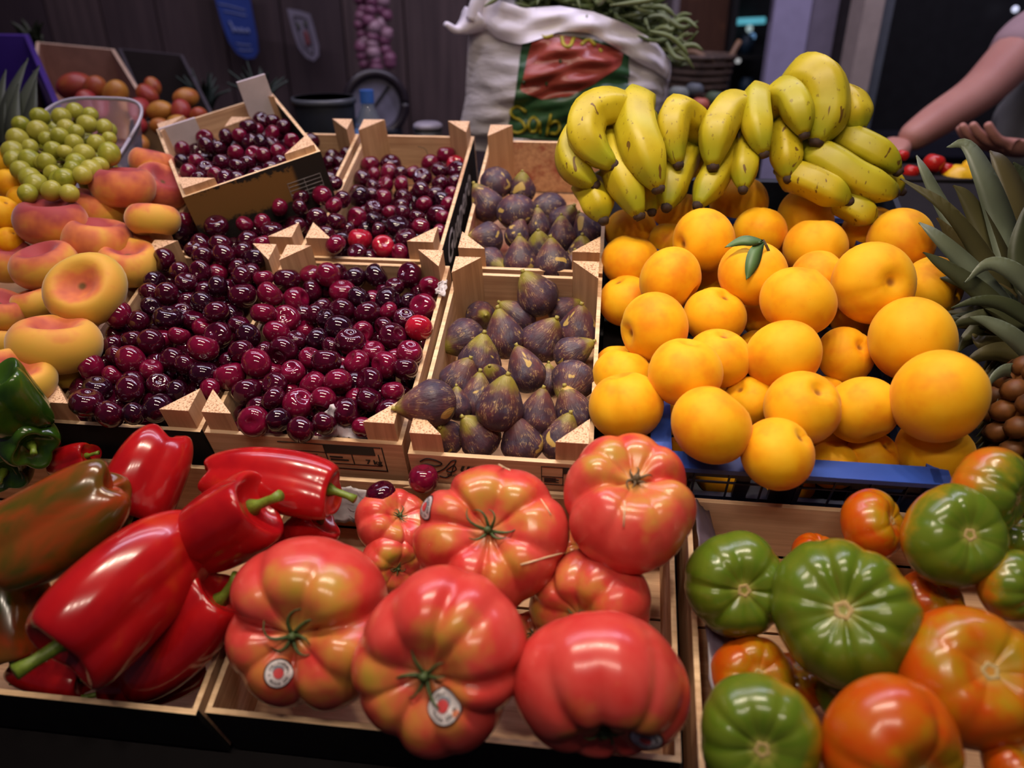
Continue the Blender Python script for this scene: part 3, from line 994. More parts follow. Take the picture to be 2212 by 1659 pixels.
P = np.array([i[2] for i in items]); R_ = np.array([i[3] for i in items])
RAYD = P - CAM; T0 = np.linalg.norm(RAYD, axis=1); RAYD /= T0[:, None]
for it in range(90):
    df = P[:, None] - P[None]
    ds = np.linalg.norm(df, axis=2) + np.eye(len(P)) * 9
    ov = np.maximum(0, .90 * (R_[:, None] + R_[None]) - ds)
    mv = (df / ds[..., None] * ov[..., None]).sum(1) * .40
    P = P + mv
    t = ((P - CAM) * RAYD).sum(1)
    lat = P - (CAM + RAYD * t[:, None])
    P = CAM + RAYD * t[:, None] + lat * .93
    for k, itx in enumerate(items):                    # stay inside the crate
        if itx[0] == 'E':
            q = box_uv(P[k])
            q2 = np.array([np.clip(q[0], -wE / 2 + .017, wE / 2 - .017), np.clip(q[1], .018, LE - .02), np.clip(q[2], .02, HE + .012)])
            P[k] = np.array(oE) + ex * q2[0] + ey * q2[1] + ez * q2[2]
            continue
        u, v, w_ = inv(P[k])
        lim = CR[itx[0]][1]
        m = R_[k] + .004
        if w_ < .004:
            u = np.clip(u, lim[0] + m, lim[1] - m); v = np.clip(v, lim[2] + m, lim[3] - m)
        if w_ < .030 + R_[k] * .6:
            for (cu, cv, su, sv) in ((lim[0], lim[2], 1, 1), (lim[1], lim[2], -1, 1), (lim[0], lim[3], 1, -1), (lim[1], lim[3], -1, -1)):
                du, dv = (u - cu) * su - .005, (v - cv) * sv - .005
                need = .034 + 1.38 * R_[k] - (du + dv)
                if need > 0 and du > -.03 and dv > -.03: u += su * need / 2; v += sv * need / 2
        w_ = np.clip(w_, -.06, .034)
        P[k] = W(u, v, w_)

drop = []
for k, itx in enumerate(items):
    x, y = proj(P[k])
    if itx[1] >= 0 and np.hypot(x - CR[itx[0]][0][itx[1]][0], y - CR[itx[0]][0][itx[1]][1]) > 30: drop.append(k); continue
    for key2, (l2, lim, f2, n2) in CR.items():
        if lim is None or itx[0] == 'E': continue
        u, v, w_ = inv(P[k])
        for (cu, cv, su, sv) in ((lim[0], lim[2], 1, 1), (lim[1], lim[2], -1, 1), (lim[0], lim[3], 1, -1), (lim[1], lim[3], -1, -1)):
            du, dv = (u - cu) * su, (v - cv) * sv
            if du > -.006 and dv > -.006 and du + dv < .040 and w_ < .060 and k not in drop: drop.append(k)
print('cherries dropped', len(drop), 'of', len(items))
TONES = ['near black', 'dark red', 'red', 'bright red']
rows = {}
for k, itx in enumerate(items):
    if k in drop: continue
    key, i = itx[0], itx[1]
    t = BRIGHT.get((key, i)) if i >= 0 else None
    if t is None: t = rng.choice([0, 1, 2], p=[.08, .56, .36])
    ax = dirI(rng.normal(0, .6), rng.normal(-.55, .6), rng.normal(.15, .6))
    sh = rng.randint(2)
    s = R_[k]
    o = link('cherry', CH[t][sh], None, frame_z(P[k], ax, rng.uniform(0, 6.28), s))
    tag(o, None, 'cherry', 'cherries in the ' + CR[key][3])
    rows.setdefault(key, []).append((o, t))
for key, lst in rows.items():
    n = max(4, int(round(len(lst) / 7.0)))
    lst.sort(key=lambda a: -proj(a[0].location)[1])
    size = math.ceil(len(lst) / n)
    for r in range(n):
        row = sorted(lst[r * size:(r + 1) * size], key=lambda a: proj(a[0].location)[0])
        for j, (o, t) in enumerate(row):
            o['label'] = f'{TONES[t]} cherry, {ORD[j + 1]} from left in {ORD[r + 1]} row, ' + CR[key][3]
# stalk on one of them
ck = min(range(len(items)), key=lambda k: abs(items[k][1] - 6) + (0 if items[k][0] == 'C' else 99))
ob = [o for o, t in rows['C'] if (Vector(P[ck]) - o.location).length < 1e-5][0]
c0 = empty('cherry', P[ck])
for q in ('label', 'category', 'group'): c0[q] = ob[q]
c0['label'] = 'red cherry with its stalk upright, near the back of the rear crate'
loc = ob.matrix_basis.copy()
for q in ('label', 'category', 'group'): del ob[q]
ob.name = 'flesh'; c0.name = 'cherry'
ob.parent = c0; ob.matrix_local = Matrix.Translation(-Vector(P[ck])) @ loc
MB().tube(curve_pts([Vector(dirI(-.3, -1, .1)) * .010, Vector(dirI(-.35, -1, .2)) * .024, Vector(dirI(-.75, -1, .2)) * .034], 5), .0007, 5).build('stalk', CHSTEM, c0)

# the cherries lower down that fill each crate: nobody could count them
low = MB()
for key, (lst, lim, wf, nm) in CR.items():
    b = MB()
    f0 = cherry_fn(0)
    if key == 'E':
        rngx = [(x, y, HE - .040) for x in np.arange(-wE / 2 + .022, wE / 2 - .015, .026) for y in np.arange(.022, LE - .02, .025)]
        T = lambda q: np.array(oE) + ex * q[0] + ey * q[1] + ez * q[2]
    else:
        vmax = lim[3] - (.02 if key != 'C' else .085)
        rngx = [(u, v, wf(v) - .037) for u in np.arange(lim[0] + .022, lim[1] - .015, .026) for v in np.arange(lim[2] + .022, vmax, .025)]
        T = lambda q: W(*q)
    for q in rngx:
        c = T(np.array(q) + rng.uniform(-.004, .004, 3))
        M3 = np.array(frame_z((0, 0, 0), rng.normal(size=3), 0, .0134).to_3x3())
        b.surf(lambda s, th: tuple(c + M3 @ np.array(f0(s, th))), 7, 10)
    o = b.build('cherries', CHM[1], None, True)
    tag(o, 'dark cherries further down in the ' + nm, 'cherries', None, 'stuff')
# ------------------------------------------------------------------ placing round fruit by sight line and size
def relax(P, R, it=60, keep=.9, f=.95, wmin=None, lim=None):
    P = np.array(P, float); R = np.array(R)
    RD = P - CAM; RD /= np.linalg.norm(RD, axis=1)[:, None]
    for _ in range(it):
        df = P[:, None] - P[None]
        ds = np.linalg.norm(df, axis=2) + np.eye(len(P)) * 9
        ov = np.maximum(0, f * (R[:, None] + R[None]) - ds)
        P = P + (df / ds[..., None] * ov[..., None]).sum(1) * .4
        t = ((P - CAM) * RD).sum(1)
        P = CAM + RD * t[:, None] + (P - CAM - RD * t[:, None]) * keep
        if wmin is not None:
            for k in range(len(P)):
                u, v, w_ = inv(P[k])
                if lim: v = min(max(v, lim[0] + R[k] * .8), lim[1])
                P[k] = W(u, v, max(w_, wmin + R[k]))
    return P


# ---- yellow peaches: x, y, apparent size, layer, stem direction (right, down, toward viewer)
PEA = [(1362,500,104,-.01,(0,-1,.2)),(1362,565,118,.0,(.2,-1,.3)),(1352,650,112,-.02,(-.3,-.6,.3)),(1412,710,147,.035,(-.9,.2,.3)),(1338,795,108,-.03,(0,-1,0)),(1346,812,126,.0,(.2,-1,.1)),(1352,877,152,.01,(-.2,-.8,.1)),
       (1448,603,133,.04,(.8,.6,.3)),(1442,522,84,-.01,(0,-1,.3)),(1520,520,132,.05,(-.9,.2,.3)),(1466,470,112,.0,(0,-1,.2)),(1596,437,120,.0,(.3,-1,.2)),(1545,682,126,.02,(.3,-.8,.7)),(1626,592,142,.06,(.0,-.8,.6)),
       (1641,502,112,.02,(.2,-1,.1)),(1740,470,122,.0,(.9,-.2,.2)),(1760,537,131,.03,(0,-1,.2)),(1722,652,150,.06,(-.4,.8,-.2)),(1775,603,122,.01,(.6,-.6,.3)),(1878,500,112,.0,(-.2,-.9,.3)),(1945,523,140,.02,(.8,-.3,.2)),(1885,614,166,.06,(.1,.1,1)),
       (2012,622,128,.02,(.5,.2,.6)),(1968,732,178,.04,(.9,-.3,.1)),(2022,857,196,.06,(.9,.4,.2)),(1826,767,116,.0,(.3,-.3,.8)),(1690,770,152,.04,(.3,.9,.3)),(1480,805,155,.055,(.1,-.9,.3)),(1552,774,130,.03,(.1,-.9,.5)),(1732,882,158,.04,(.3,-.6,.8)),
       (1866,885,148,.03,(.2,.9,.4)),(1536,918,166,.045,(.7,-.8,.1)),(1680,978,152,.02,(.6,-.6,.6)),(1622,862,108,.0,(-.6,-.5,.5)),(1800,1005,108,-.03,(0,-1,.2)),(1890,985,108,-.03,(.3,-.5,.6)),(2010,977,160,-.01,(.6,-.6,.2)),
       (1650,682,96,-.02,(0,-1,.3)),(1800,950,90,-.04,(0,-1,.2)),(1545,600,96,-.02,(0,-1,.3)),(1462,985,84,-.045,(0,-1,.3)),(1560,1030,110,-.055,(0,-1,.3)),(1700,1050,110,-.055,(0,-1,.3)),(1640,760,100,-.03,(0,-1,.3)),(1780,860,100,-.03,(0,-1,.3)),(1850,690,100,-.03,(0,-1,.2)),(1700,560,96,-.02,(0,-1,.2)),(1840,580,96,-.02,(0,-1,.2)),(1580,880,100,-.04,(0,-1,.2)),(1430,900,90,-.05,(0,-1,.2))]
PP, PR = [], []
for (x, y, d, w_, ax) in PEA:
    p = S(x, y, w_)
    PP.append(p); PR.append(1.06 * d * depth(p) / FPX / 2)
PP = relax(PP, PR, 50, .85, .88)
for k in range(len(PP)):
    if k in (6, 27, 31, 32, 5, 4, 40): continue
    d_ = (PP[k] - CAM) / np.linalg.norm(PP[k] - CAM)
    for _ in range(60):
        if inv(PP[k])[1] > .520 + .80 * PR[k]: break
        PP[k] = PP[k] + d_ * .002
PLAB = {3: 'large yellow peach with a small dark tip, beside the rear figs', 6: 'yellow peach beside the big fig, lowest at the heap corner', 9: 'orange peach with a vertical seam, top of the heap near the bananas',
        13: 'yellow peach with two green leaves on its stem', 21: 'big orange peach with its dark stem hollow facing out', 24: 'biggest yellow peach, shaded by the pineapple leaves', 27: 'yellow peach with a deep cleft over its top',
        31: 'pale yellow peach with freckles resting on the blue crate rim', 36: 'yellow peach under the biggest one, above the blue rim end', 32: 'smooth orange peach just above the blue rim, beside the freckled one',
        7: 'yellow peach with a curled cleft on its side', 12: 'orange peach with a brown stem scar facing up', 11: 'orange peach that a banana tip touches from above'}
order = sorted(range(len(PEA)), key=lambda k: -PEA[k][1])
rowof = {}
for r in range(0, len(order), 7):
    for j, k in enumerate(sorted(order[r:r + 7], key=lambda k: PEA[k][0])): rowof[k] = (r // 7 + 1, j + 1)
for k, (x, y, d, w_, ax) in enumerate(PEA):
    lab = PLAB.get(k) or f'{"shaded orange" if w_ < -.015 else "yellow"} peach, {ORD[rowof[k][1]]} from left in {ORD[rowof[k][0]]} row of the peach heap'
    M = frame_z(PP[k], dirI(*ax), rng.uniform(0, 6.28), PR[k], (1, 1, .98))
    if k == 13:
        o = tag(empty('peach', PP[k]), lab, 'peach', 'yellow peaches heaped in the blue crate')
        L_ = Matrix.Translation(-Vector(PP[k]))
        link('flesh', PM[k % 6], o, L_ @ M)
        def leaf(pts, wid, nm='leaf'):
            pts = np.array(curve_pts(pts, 5)); n_ = len(pts)
            b = MB(); vs = []
            up_ = dirI(0, -.2, 1)
            for i, p in enumerate(pts):
                t = i / (n_ - 1)
                tg = pts[min(i + 1, n_ - 1)] - pts[max(i - 1, 0)]; tg /= np.linalg.norm(tg)
                sd = np.cross(tg, up_); sd /= np.linalg.norm(sd)
                ww = wid * (sin(pi * min(1, t * .97 + .03)) ** .8)
                vs += [p - sd * ww + up_ * .002, p, p + sd * ww + up_ * .002, p - up_ * .0012]
            fs = []
            for i in range(n_ - 1):
                for a, c in ((0, 1), (1, 2), (2, 3), (3, 0)): fs.append((i * 4 + a, i * 4 + c, i * 4 + 4 + c, i * 4 + 4 + a))
            b.add(vs, fs).build(nm, LEAFG, o, True)
        z0 = depth(PP[k]) - PR[k] * .9
        A_ = lambda px, py, dz=0: D(px, py, z0 + dz) - PP[k]
        leaf([A_(1648, 522, .012), A_(1632, 545, .003), A_(1622, 575, -.002), A_(1612, 605, 0)], .0085)
        leaf([A_(1648, 522, .012), A_(1625, 522, .006), A_(1600, 522, .008), A_(1565, 535, .016)], .0065)
        MB().tube([A_(1648, 518, .012), A_(1655, 530, .010), A_(1662, 545, .012)], .0016, 6).build('stem', STEMB, o)
    else:
        o = link('peach', PM[k % 6], None, M)
        tag(o, lab, 'peach', 'yellow peaches heaped in the blue crate')

# ---- figs: x, y, length, width, neck direction, layer, label, shape
FB = lambda x, y: (860 + x / 3.606, 560 + y / 3.606)
FIGF = [(1160,640,92,78,(-.5,-.7,.35),-.012,'plump dark fig leaning on the back board, one round ochre spot'),(1039,682,74,54,(.25,.1,.9),-.045,'small dark fig with its neck facing out, back corner of the front crate'),(1121,687,82,60,(-.7,-.6,.2),-.035,'oval fig with a long ochre scar on its shoulder'),
        (1215,672,94,52,(.9,-.45,.1),-.038,'long fig with pointed neck against the back corner post'),(1004,731,92,72,(-.85,.35,.35),-.03,'fig with a round yellow patch lying beside the thin side board'),(1090,730,98,74,(-.2,-.9,.25),-.02,'upright dark fig with many pale split lines'),
        (1171,738,92,80,(.5,-.7,.45),-.028,'fig with a reddish neck bent sideways, middle of the front crate'),(1248,716,92,76,(.1,-.8,.4),-.03,'fig with a big ochre cap near the thin side board'),(1234,764,96,62,(.85,-.5,.2),-.012,'long striped fig lying across beside the peaches'),
        (1037,778,90,78,(.2,-.9,.35),-.018,'reddish fig with yellow patches under its neck'),(1137,806,106,70,(-.3,-.9,.2),.012,'tall greenish brown fig standing in the centre of the crate'),(993,822,84,74,(.4,-.8,.3),-.02,'purple fig with upright stalk behind the big overhanging one'),
        (1065,818,70,56,(-.1,-.5,.7),-.025,'yellow green fig half hidden behind the tall centre fig'),(1184,828,92,50,(.0,-.9,.2),-.022,'narrow fig half hidden behind the tall centre fig'),(1237,823,92,80,(-.35,.6,.6),-.008,'fig with a bright green underside beside the peaches'),
        (931,872,124,88,(-.95,.1,.25),.028,'largest fig, overhanging the cherry crate with its neck out'),(990,878,92,50,(-.1,-.9,.2),-.005,'narrow ochre streaked fig behind the overhanging one'),(1030,866,96,72,(.1,-.9,.2),-.012,'dark fig wedged behind the fig with the star shaped scar'),
        (1079,880,112,86,(.15,-.85,.3),.022,'big fig with a star shaped ochre scar at its eye'),(1162,899,98,72,(.2,-.9,.25),.002,'slender dark fig beside the fig with the star scar'),(1240,892,94,76,(-.3,-.85,.3),-.004,'dark fig with a pale stalk close to the thin side board, front half'),
        (963,946,84,66,(-.15,-.4,.85),-.014,'green necked fig facing out in the front corner'),(1037,944,92,78,(-.5,-.7,.4),-.012,'fig with green neck and yellow torn patches, second in front row'),(1128,955,94,80,(-.25,-.9,.35),-.010,'smooth purple fig with a pale stalk in the front row'),(1210,952,102,74,(.35,-.85,.3),-.012,'smooth fig with a green brown neck at the front corner post')]
FIGG = [(1072,396,64,60,(-.2,.3,-.8),.0,'plain bluish fig turned away, top of the rear crate'),(1128,411,60,50,(-.05,-.8,.6),-.012,'green necked fig with a brown stalk in the rear crate'),(1054,444,86,60,(-.5,-.8,.2),-.010,'long striped fig against the side board of the rear crate'),
        (1115,459,78,70,(.1,.5,-.6),.0,'round fig with its eye up in the rear crate'),(1185,452,68,64,(.2,.4,-.6),-.026,'plain dark fig touching the stained board'),(1162,491,68,48,(0,-.9,.3),-.016,'dark fig with one yellow square spot'),
        (1220,478,64,60,(.4,-.6,.6),-.024,'fig with an orange scar by its stalk'),(1214,512,78,52,(-.1,-.9,.3),-.012,'slender fig with a yellow tip, leaning on another fig'),(1271,505,74,60,(-.35,-.8,.3),-.020,'brownish fig below the lowest banana'),
        (1054,516,68,60,(-.85,.1,.4),-.012,'fig lying sideways by the side board with a yellow neck mark'),(1117,509,66,46,(.25,-.9,.3),-.016,'reddish fig with a torn ochre flank'),(1166,536,62,54,(-.1,-.7,.5),-.018,'fig with a yellow cap in the second row'),
        (1060,566,72,54,(.6,.4,.6),-.016,'fig lying at the front corner post of the rear crate'),(1125,567,84,64,(0,-.95,.2),-.010,'upright fig with pale torn neck at the rear crate front board'),(1195,571,84,68,(-.1,-.95,.2),-.010,'upright striped fig beside the one with the torn neck'),
        (1257,553,70,60,(.0,-.8,.5),-.016,'fig with a branching yellow scar by the thin rear side board'),(1236,580,60,50,(.1,-.9,.2),-.022,'small fig half hidden at the front corner of the rear crate')]
fp, fr, fl = [], [], []
for lst, nm in ((FIGF, 'figs in the front fig crate'), (FIGG, 'figs in the rear fig crate')):
    for q in lst:
        p = S(q[0], q[1], q[5])
        fp.append(p); fr.append(q[3] * depth(p) / FPX / 2); fl.append((q, nm))
fp = relax(fp, [r * .98 for r in fr], 50, .88, .90, -.094)
STK = MB().tube([(0, 0, 0), (.02, 0, .14), (.06, .02, .26)], [.20, .15, .17], 8).mesh('stalk', FIGST)
for k, ((x, y, ln, wd_, ax, w_, lab), nm) in enumerate(fl):
    r = fr[k]
    o = tag(empty('fig', fp[k]), lab, 'fig', nm)
    st_ = min(1.18, max(.80, ln / wd_ / 1.12))
    M = frame_z((0, 0, 0), dirI(*ax), rng.uniform(0, 6.28), r * 1.17, (1, 1, st_))
    me = FGM[k % 8]
    link('flesh', me, o, M)
    b = max(0, 0)
    tipv = max(me.vertices, key=lambda v: v.co.z).co
    link('stalk', STK, o, M @ Matrix.Translation((tipv.x, tipv.y, tipv.z - .05)) @ Matrix.Diagonal((.62, .62, .55, 1)))


# ---- generic big fruit with a stem part and paste-on labels
def on_surface(bvh, p, d):
    h = bvh.ray_cast(Vector(p), Vector(d))
    return h


def world_bvh(me, M):
    vs = [M @ v.co for v in me.vertices]
    return BVHTree.FromPolygons(vs, [tuple(p.vertices) for p in me.polygons])


STKW, STKB, STKR, STKG = plain('sticker_white', (.62, .56, .58), .5, .03), plain('sticker_black', (.012, .010, .012), .5, .05), plain('sticker_red', (.50, .045, .05), .5, .1), plain('sticker_grey', (.10, .13, .17), .5, .1)


def sticker(root, bvh, px, py, rad, rotz=0.0):
    """a small round paper label pressed onto the skin"""
    d = Vector(ray(px, py)).normalized()
    hit, n_, _, _ = bvh.ray_cast(Vector(CAM), d)
    if hit is None: return
    if n_.dot(d) > 0: n_ = -n_
    a = n_.cross(Vector(dirI(0, -1, 0))).normalized() * -1
    b_ = n_.cross(a).normalized()
    if b_.dot(Vector(dirI(0, -1, 0))) < 0: b_ = -b_
    a = b_.cross(n_).normalized()
    ca, sa = cos(rotz), sin(rotz)
    a, b_ = a * ca + b_ * sa, b_ * ca - a * sa
    def onto(x, y, off):
        p = hit + a * x + b_ * y
        h2, n2, _, _ = bvh.ray_cast(p + n_ * .02, -n_)
        return (h2 if h2 is not None else p) + n_ * off - Vector(root.location)
    def disc(r0, r1, off, k=28):
        vs, fs = [], []
        rs = [r0, (r0 + r1) / 2, r1]
        for r_ in rs: vs += [onto(r_ * cos(2 * pi * j / k), r_ * sin(2 * pi * j / k), off) for j in range(k)]
        for i in range(2): fs += [(i * k + j, (i + 1) * k + j, (i + 1) * k + (j + 1) % k, i * k + (j + 1) % k) for j in range(k)]
        if r0 == 0: pass
        return MB().add(vs, fs)
    body = disc(1e-5, rad, .0005)
    body = body.build('sticker', STKW, root, True)
    disc(rad * .92, rad * 1.02, .0008).build('sticker_rim', STKB, body, True)
    def blob(cx, cy, rx, ry, off, m, nm):
        k = 14
        vs = [onto(cx, cy, off)] + [onto(cx + rx * cos(2 * pi * j / k), cy + ry * sin(2 * pi * j / k), off) for j in range(k)]
        MB().add(vs, [(0, 1 + j, 1 + (j + 1) % k) for j in range(k)]).build(nm, m, body, True)
    blob(0, rad * .17, rad * .40, rad * .36, .0008, STKG, 'emblem')
    blob(-rad * .02, rad * .02, rad * .36, rad * .36, .0011, STKR, 'emblem')
    tb = MB()
    txt = 'ROSA DE BARBASTRO * '
    for i, ch in enumerate(txt):
        if ch == ' ': continue
        me = GLY.get(ch)
        if me is None: me = GLY[ch] = text_mesh(ch, 1.0, INK, 0, .02)
        th = 2 * pi * i / len(txt)
        thp = pi + .55 + th
        s_ = rad * .30
        vs = []
        for v in me.vertices:
            lx, ly = v.co.x * s_, (v.co.y - .35) * s_
            rr_ = rad * .66 - ly
            an = thp + lx / (rad * .66)
            vs.append(onto(rr_ * cos(an), rr_ * sin(an), .0009))
        tb.add(vs, [tuple(p.vertices) for p in me.polygons])
    tb.build('lettering', INK, body)


GLY = {}


def big_fruit(name, lab, cat, grp, x, y, d, z_or_w, ax, me, parts, spin=0.0, sxyz=(1, 1, 1), depth_mode=False):
    p = D(x, y, z_or_w) if depth_mode else S(x, y, z_or_w)
    r = d * depth(p) / FPX / 2
    o = tag(empty(name, p), lab, cat, grp)
    M = frame_z((0, 0, 0), dirI(*ax), spin, r, sxyz)
    link('flesh', me, o, M)
    for nm, pm, off in parts: link(nm, pm, o, M @ off)
    return o, Matrix.Translation(Vector(p)) @ M, r


I4 = Matrix.Identity(4)
grp = 'big ribbed pink tomatoes'
TOM = [  # x, y, d, w, axis, seed, ribs, depth, h, label, stickers
    (1358,1082,305,.045,(.05,-.55,.60),11,6,.34,.82,'red two lobed tomato, highest of the box, beside the blue crate',[]),
    (1062,1160,326,.018,(-.05,-.35,.85),12,8,.26,.74,'wide tomato with dry curling sepals and a straw, centre of the box',[(918,1095,.0120,-.5),(1205,1262,.0125,-1.0)]),
    (852,1130,168,-.035,(.35,-.5,.6),13,8,.16,.74,'small yellow green tomato behind the wide one, under two cherries',[]),
    (848,1215,140,-.050,(.4,.2,.7),14,7,.14,.74,'small red tomato half hidden under the wide one',[]),
    (672,1345,372,.006,(-.10,-.04,.85),15,3,.50,.86,'three lobed tomato at the box side next to the peppers',[(602,1455,.0120,.1)]),
    (950,1425,388,.040,(-.20,.02,.88),16,9,.17,.78,'ribbed tomato in the middle front with a big round sticker',[(958,1527,.0140,.1)]),
    (1300,1482,372,.030,(.0,.62,.55),17,8,.12,.80,'smooth red tomato at the front corner, its stem end down',[(1395,1600,.0130,0)]),
    (1275,1310,268,-.020,(-.45,.15,.70),18,9,.14,.74,'low red tomato with green shoulder under the two lobed one',[]),
    (1150,1385,140,-.070,(0,-.6,.6),19,8,.14,.74,'orange tomato deep in the box between the front ones',[]),
    (1262,1190,120,-.075,(0,-.6,.6),20,8,.14,.74,'pale green tomato deep in the box under the two lobed one',[])]
tp, trr = [], []
for (x, y, d, w_, ax, sd, nr, dp, h, lab, stk) in TOM:
    p = S(x, y, w_); tp.append(p); trr.append(d * depth(p) / FPX / 2)
TOMO = []
for k, (x, y, d, w_, ax, sd, nr, dp, h, lab, stk) in enumerate(TOM):
    p, r = tp[k], trr[k]
    CRE = {0: [(0, .40, .22), (pi, .40, .22), (1.57, .12, .16), (-1.4, .05, .10), (.85, .09, .14), (2.3, .10, .14), (-.8, .05, .10), (-2.2, .06, .10)], 4: [(pi - .1, .34, .20), (.25, .42, .22), (-1.5, .30, .20), (1.3, .08, .14), (2.2, .10, .14), (-.6, .07, .12), (-2.4, .07, .12)]}.get(k)
    fn = tomato_fn(sd, nr, dp, h, .07 if nr > 4 else .03, .34, .14 if nr > 6 else .22, CRE)
    me = surf_mesh('tomato', fn, 48, 120, PINKR if k in (4, 5, 6) else PINKT)
    o = tag(empty('pink_tomato', p), lab, 'tomato', grp)
    M = frame_z((0, 0, 0), dirI(*ax), {4: 0, 0: 0, 5: sd * 1.3 + .33}.get(k, sd * 1.3), r, (1, 1, 1.0))
    link('flesh', me, o, M)
    top = fn(0.0, 0.0)[2]
    cm = calyx_mesh(sd, 6, top, .46 if k in (1, 4, 5) else .28, .34 if k == 1 else .18, .026, SEPAL if k != 0 else STEMB)
    link('calyx', cm, o, M)
    bv = world_bvh(me, Matrix.Translation(Vector(p)) @ M)
    TOMO.append((o, bv))
    for s_ in stk: sticker(o, bv, *s_)


def straw(px, lab, rad=.0009, lift=.0012, col=None, bvs=None):
    pts = []
    for (x, y) in px:
        best = None
        for o, bv in TOMO:
            h = bv.ray_cast(Vector(CAM), Vector(ray(x, y)).normalized())
            if h[0] is not None and (best is None or h[3] < best[3]): best = h
        q = best[0] if best else Vector(D(x, y, .72))
        pts.append(np.array(q) - np.array(Vector(ray(x, y)).normalized()) * lift)
    c = sum(pts) / len(pts)
    o = MB().tube([p - c for p in pts], rad, 5).build('straw_wisp', STRAW, None, True)
    o.location = c
    tag(o, lab, 'straw', 'straw wisps on the tomatoes')


STRAW = plain('dry_straw', (.62, .46, .28), .6)
straw([(1125, 1220), (1150, 1213), (1180, 1204), (1210, 1196), (1222, 1193)], 'longest pale straw wisp lying on the wide tomato')
straw([(1078, 1004), (1090, 1010), (1102, 1016)], 'short thick straw on the crown of the wide tomato')
straw([(1350, 1082), (1349, 1105), (1347, 1138)], 'thin straw lying down the front of the two lobed tomato', .0007)
straw([(1168, 1078), (1180, 1095), (1190, 1112)], 'thin straw on the shoulder of the wide tomato', .0006)

# ---- green and turning tomatoes
grp = 'green and orange ribbed tomatoes'
GT = [(1590,1262,224,.000,(-.02,-.05,.9),31,8,.12,.80,GREENT,'green tomato with an orange top beside the box wall'),(1822,1322,312,.030,(-.35,-.28,.8),32,12,.13,.78,GREENT,'largest deeply ribbed green tomato with orange flank'),
      (2060,1158,218,.035,(.0,-.22,.9),33,8,.05,.80,GREENT,'smooth round green tomato with a star shaped pale scar'),(1885,1132,152,.000,(.55,-.25,.6),34,8,.08,.80,TURNT,'small orange tomato with a green shoulder at the back board'),
      (1765,1200,112,-.03,(.2,-.8,.3),35,8,.08,.80,TURNT,'small orange tomato mostly hidden behind the largest green one'),(2140,1062,190,.045,(.5,.2,.6),36,9,.10,.80,GREENT,'shiny green tomato highest at the blue crate corner'),
      (2192,1265,160,.020,(.3,.0,.8),37,9,.10,.80,GREENT,'green tomato with a red blush at the picture edge'),(2098,1462,302,.035,(-.05,-.40,.75),38,7,.06,.80,TURNT,'big orange red tomato with a pale sunken scar'),
      (1640,1592,262,.030,(-.2,-.08,.85),39,9,.07,.80,GREENT,'green tomato with a pale scar lowest beside the liner'),(1925,1622,312,.040,(.2,.10,.8),40,8,.08,.80,TURNT,'orange tomato at the lower edge with a small green patch'),
      (1625,1458,172,-.04,(.0,-.3,.7),41,8,.07,.80,TURNT,'yellow orange tomato low beside the plastic liner'),(1850,1505,170,-.05,(.3,-.8,.3),42,8,.08,.80,GREENT,'shaded green tomato deep between the big ones'),
      (2010,1300,140,-.03,(.2,-.5,.5),43,8,.07,.80,TURNT,'yellow tomato deep behind the orange red one'),(2200,1650,150,.02,(.1,-.7,.4),44,8,.06,.80,TURNT,'red tomato just showing at the lower corner'),
      (2320,1250,200,.0,(.1,-.3,.8),47,9,.10,.80,GREENT,'green tomato beyond the blushing one'),(2380,1480,260,-.01,(-.2,-.3,.8),48,9,.09,.80,TURNT,'orange tomato beyond the big orange red one'),(2290,1060,180,.0,(.2,-.4,.7),49,8,.08,.80,GREENT,'green tomato beyond the blue crate corner'),(2520,1330,260,-.01,(0,-.3,.8),50,9,.09,.80,GREENT,'green tomato at the far wall of its box'),(2330,1700,260,-.01,(0,-.2,.8),51,9,.09,.80,TURNT,'orange tomato at the front far corner of its box'),
      (1720,1470,130,-.07,(.0,-.7,.3),45,8,.07,.80,TURNT,'dim orange tomato deep under the largest green one'),(2190,1160,110,-.01,(0,-.8,.3),46,8,.08,.80,GREENT,'dim green tomato behind the blushing one')]
SCARM = MB().surf(lambda s, th: (.125 * sin(s) * (1 + .13 * cos(5 * th)) * cos(th), .125 * sin(s) * (1 + .13 * cos(5 * th)) * sin(th), .022 * cos(s) - .05 * exp(-(s / .5) ** 2)), 8, 20).mesh('stem_scar', SCAR)
for (x, y, d, w_, ax, sd, nr, dp, h, m, lab) in GT:
    fn = tomato_fn(sd, nr, dp, h, .05, .24, .14)
    me = surf_mesh('tomato', fn, 36, 84, m)
    top = fn(0.0, 0.0)[2]
    big_fruit('ribbed_tomato', lab, 'tomato', grp, x, y, d, w_, ax, me, [('stem_scar', SCARM, Matrix.Translation((0, 0, top + .004)))], sd * 1.7)

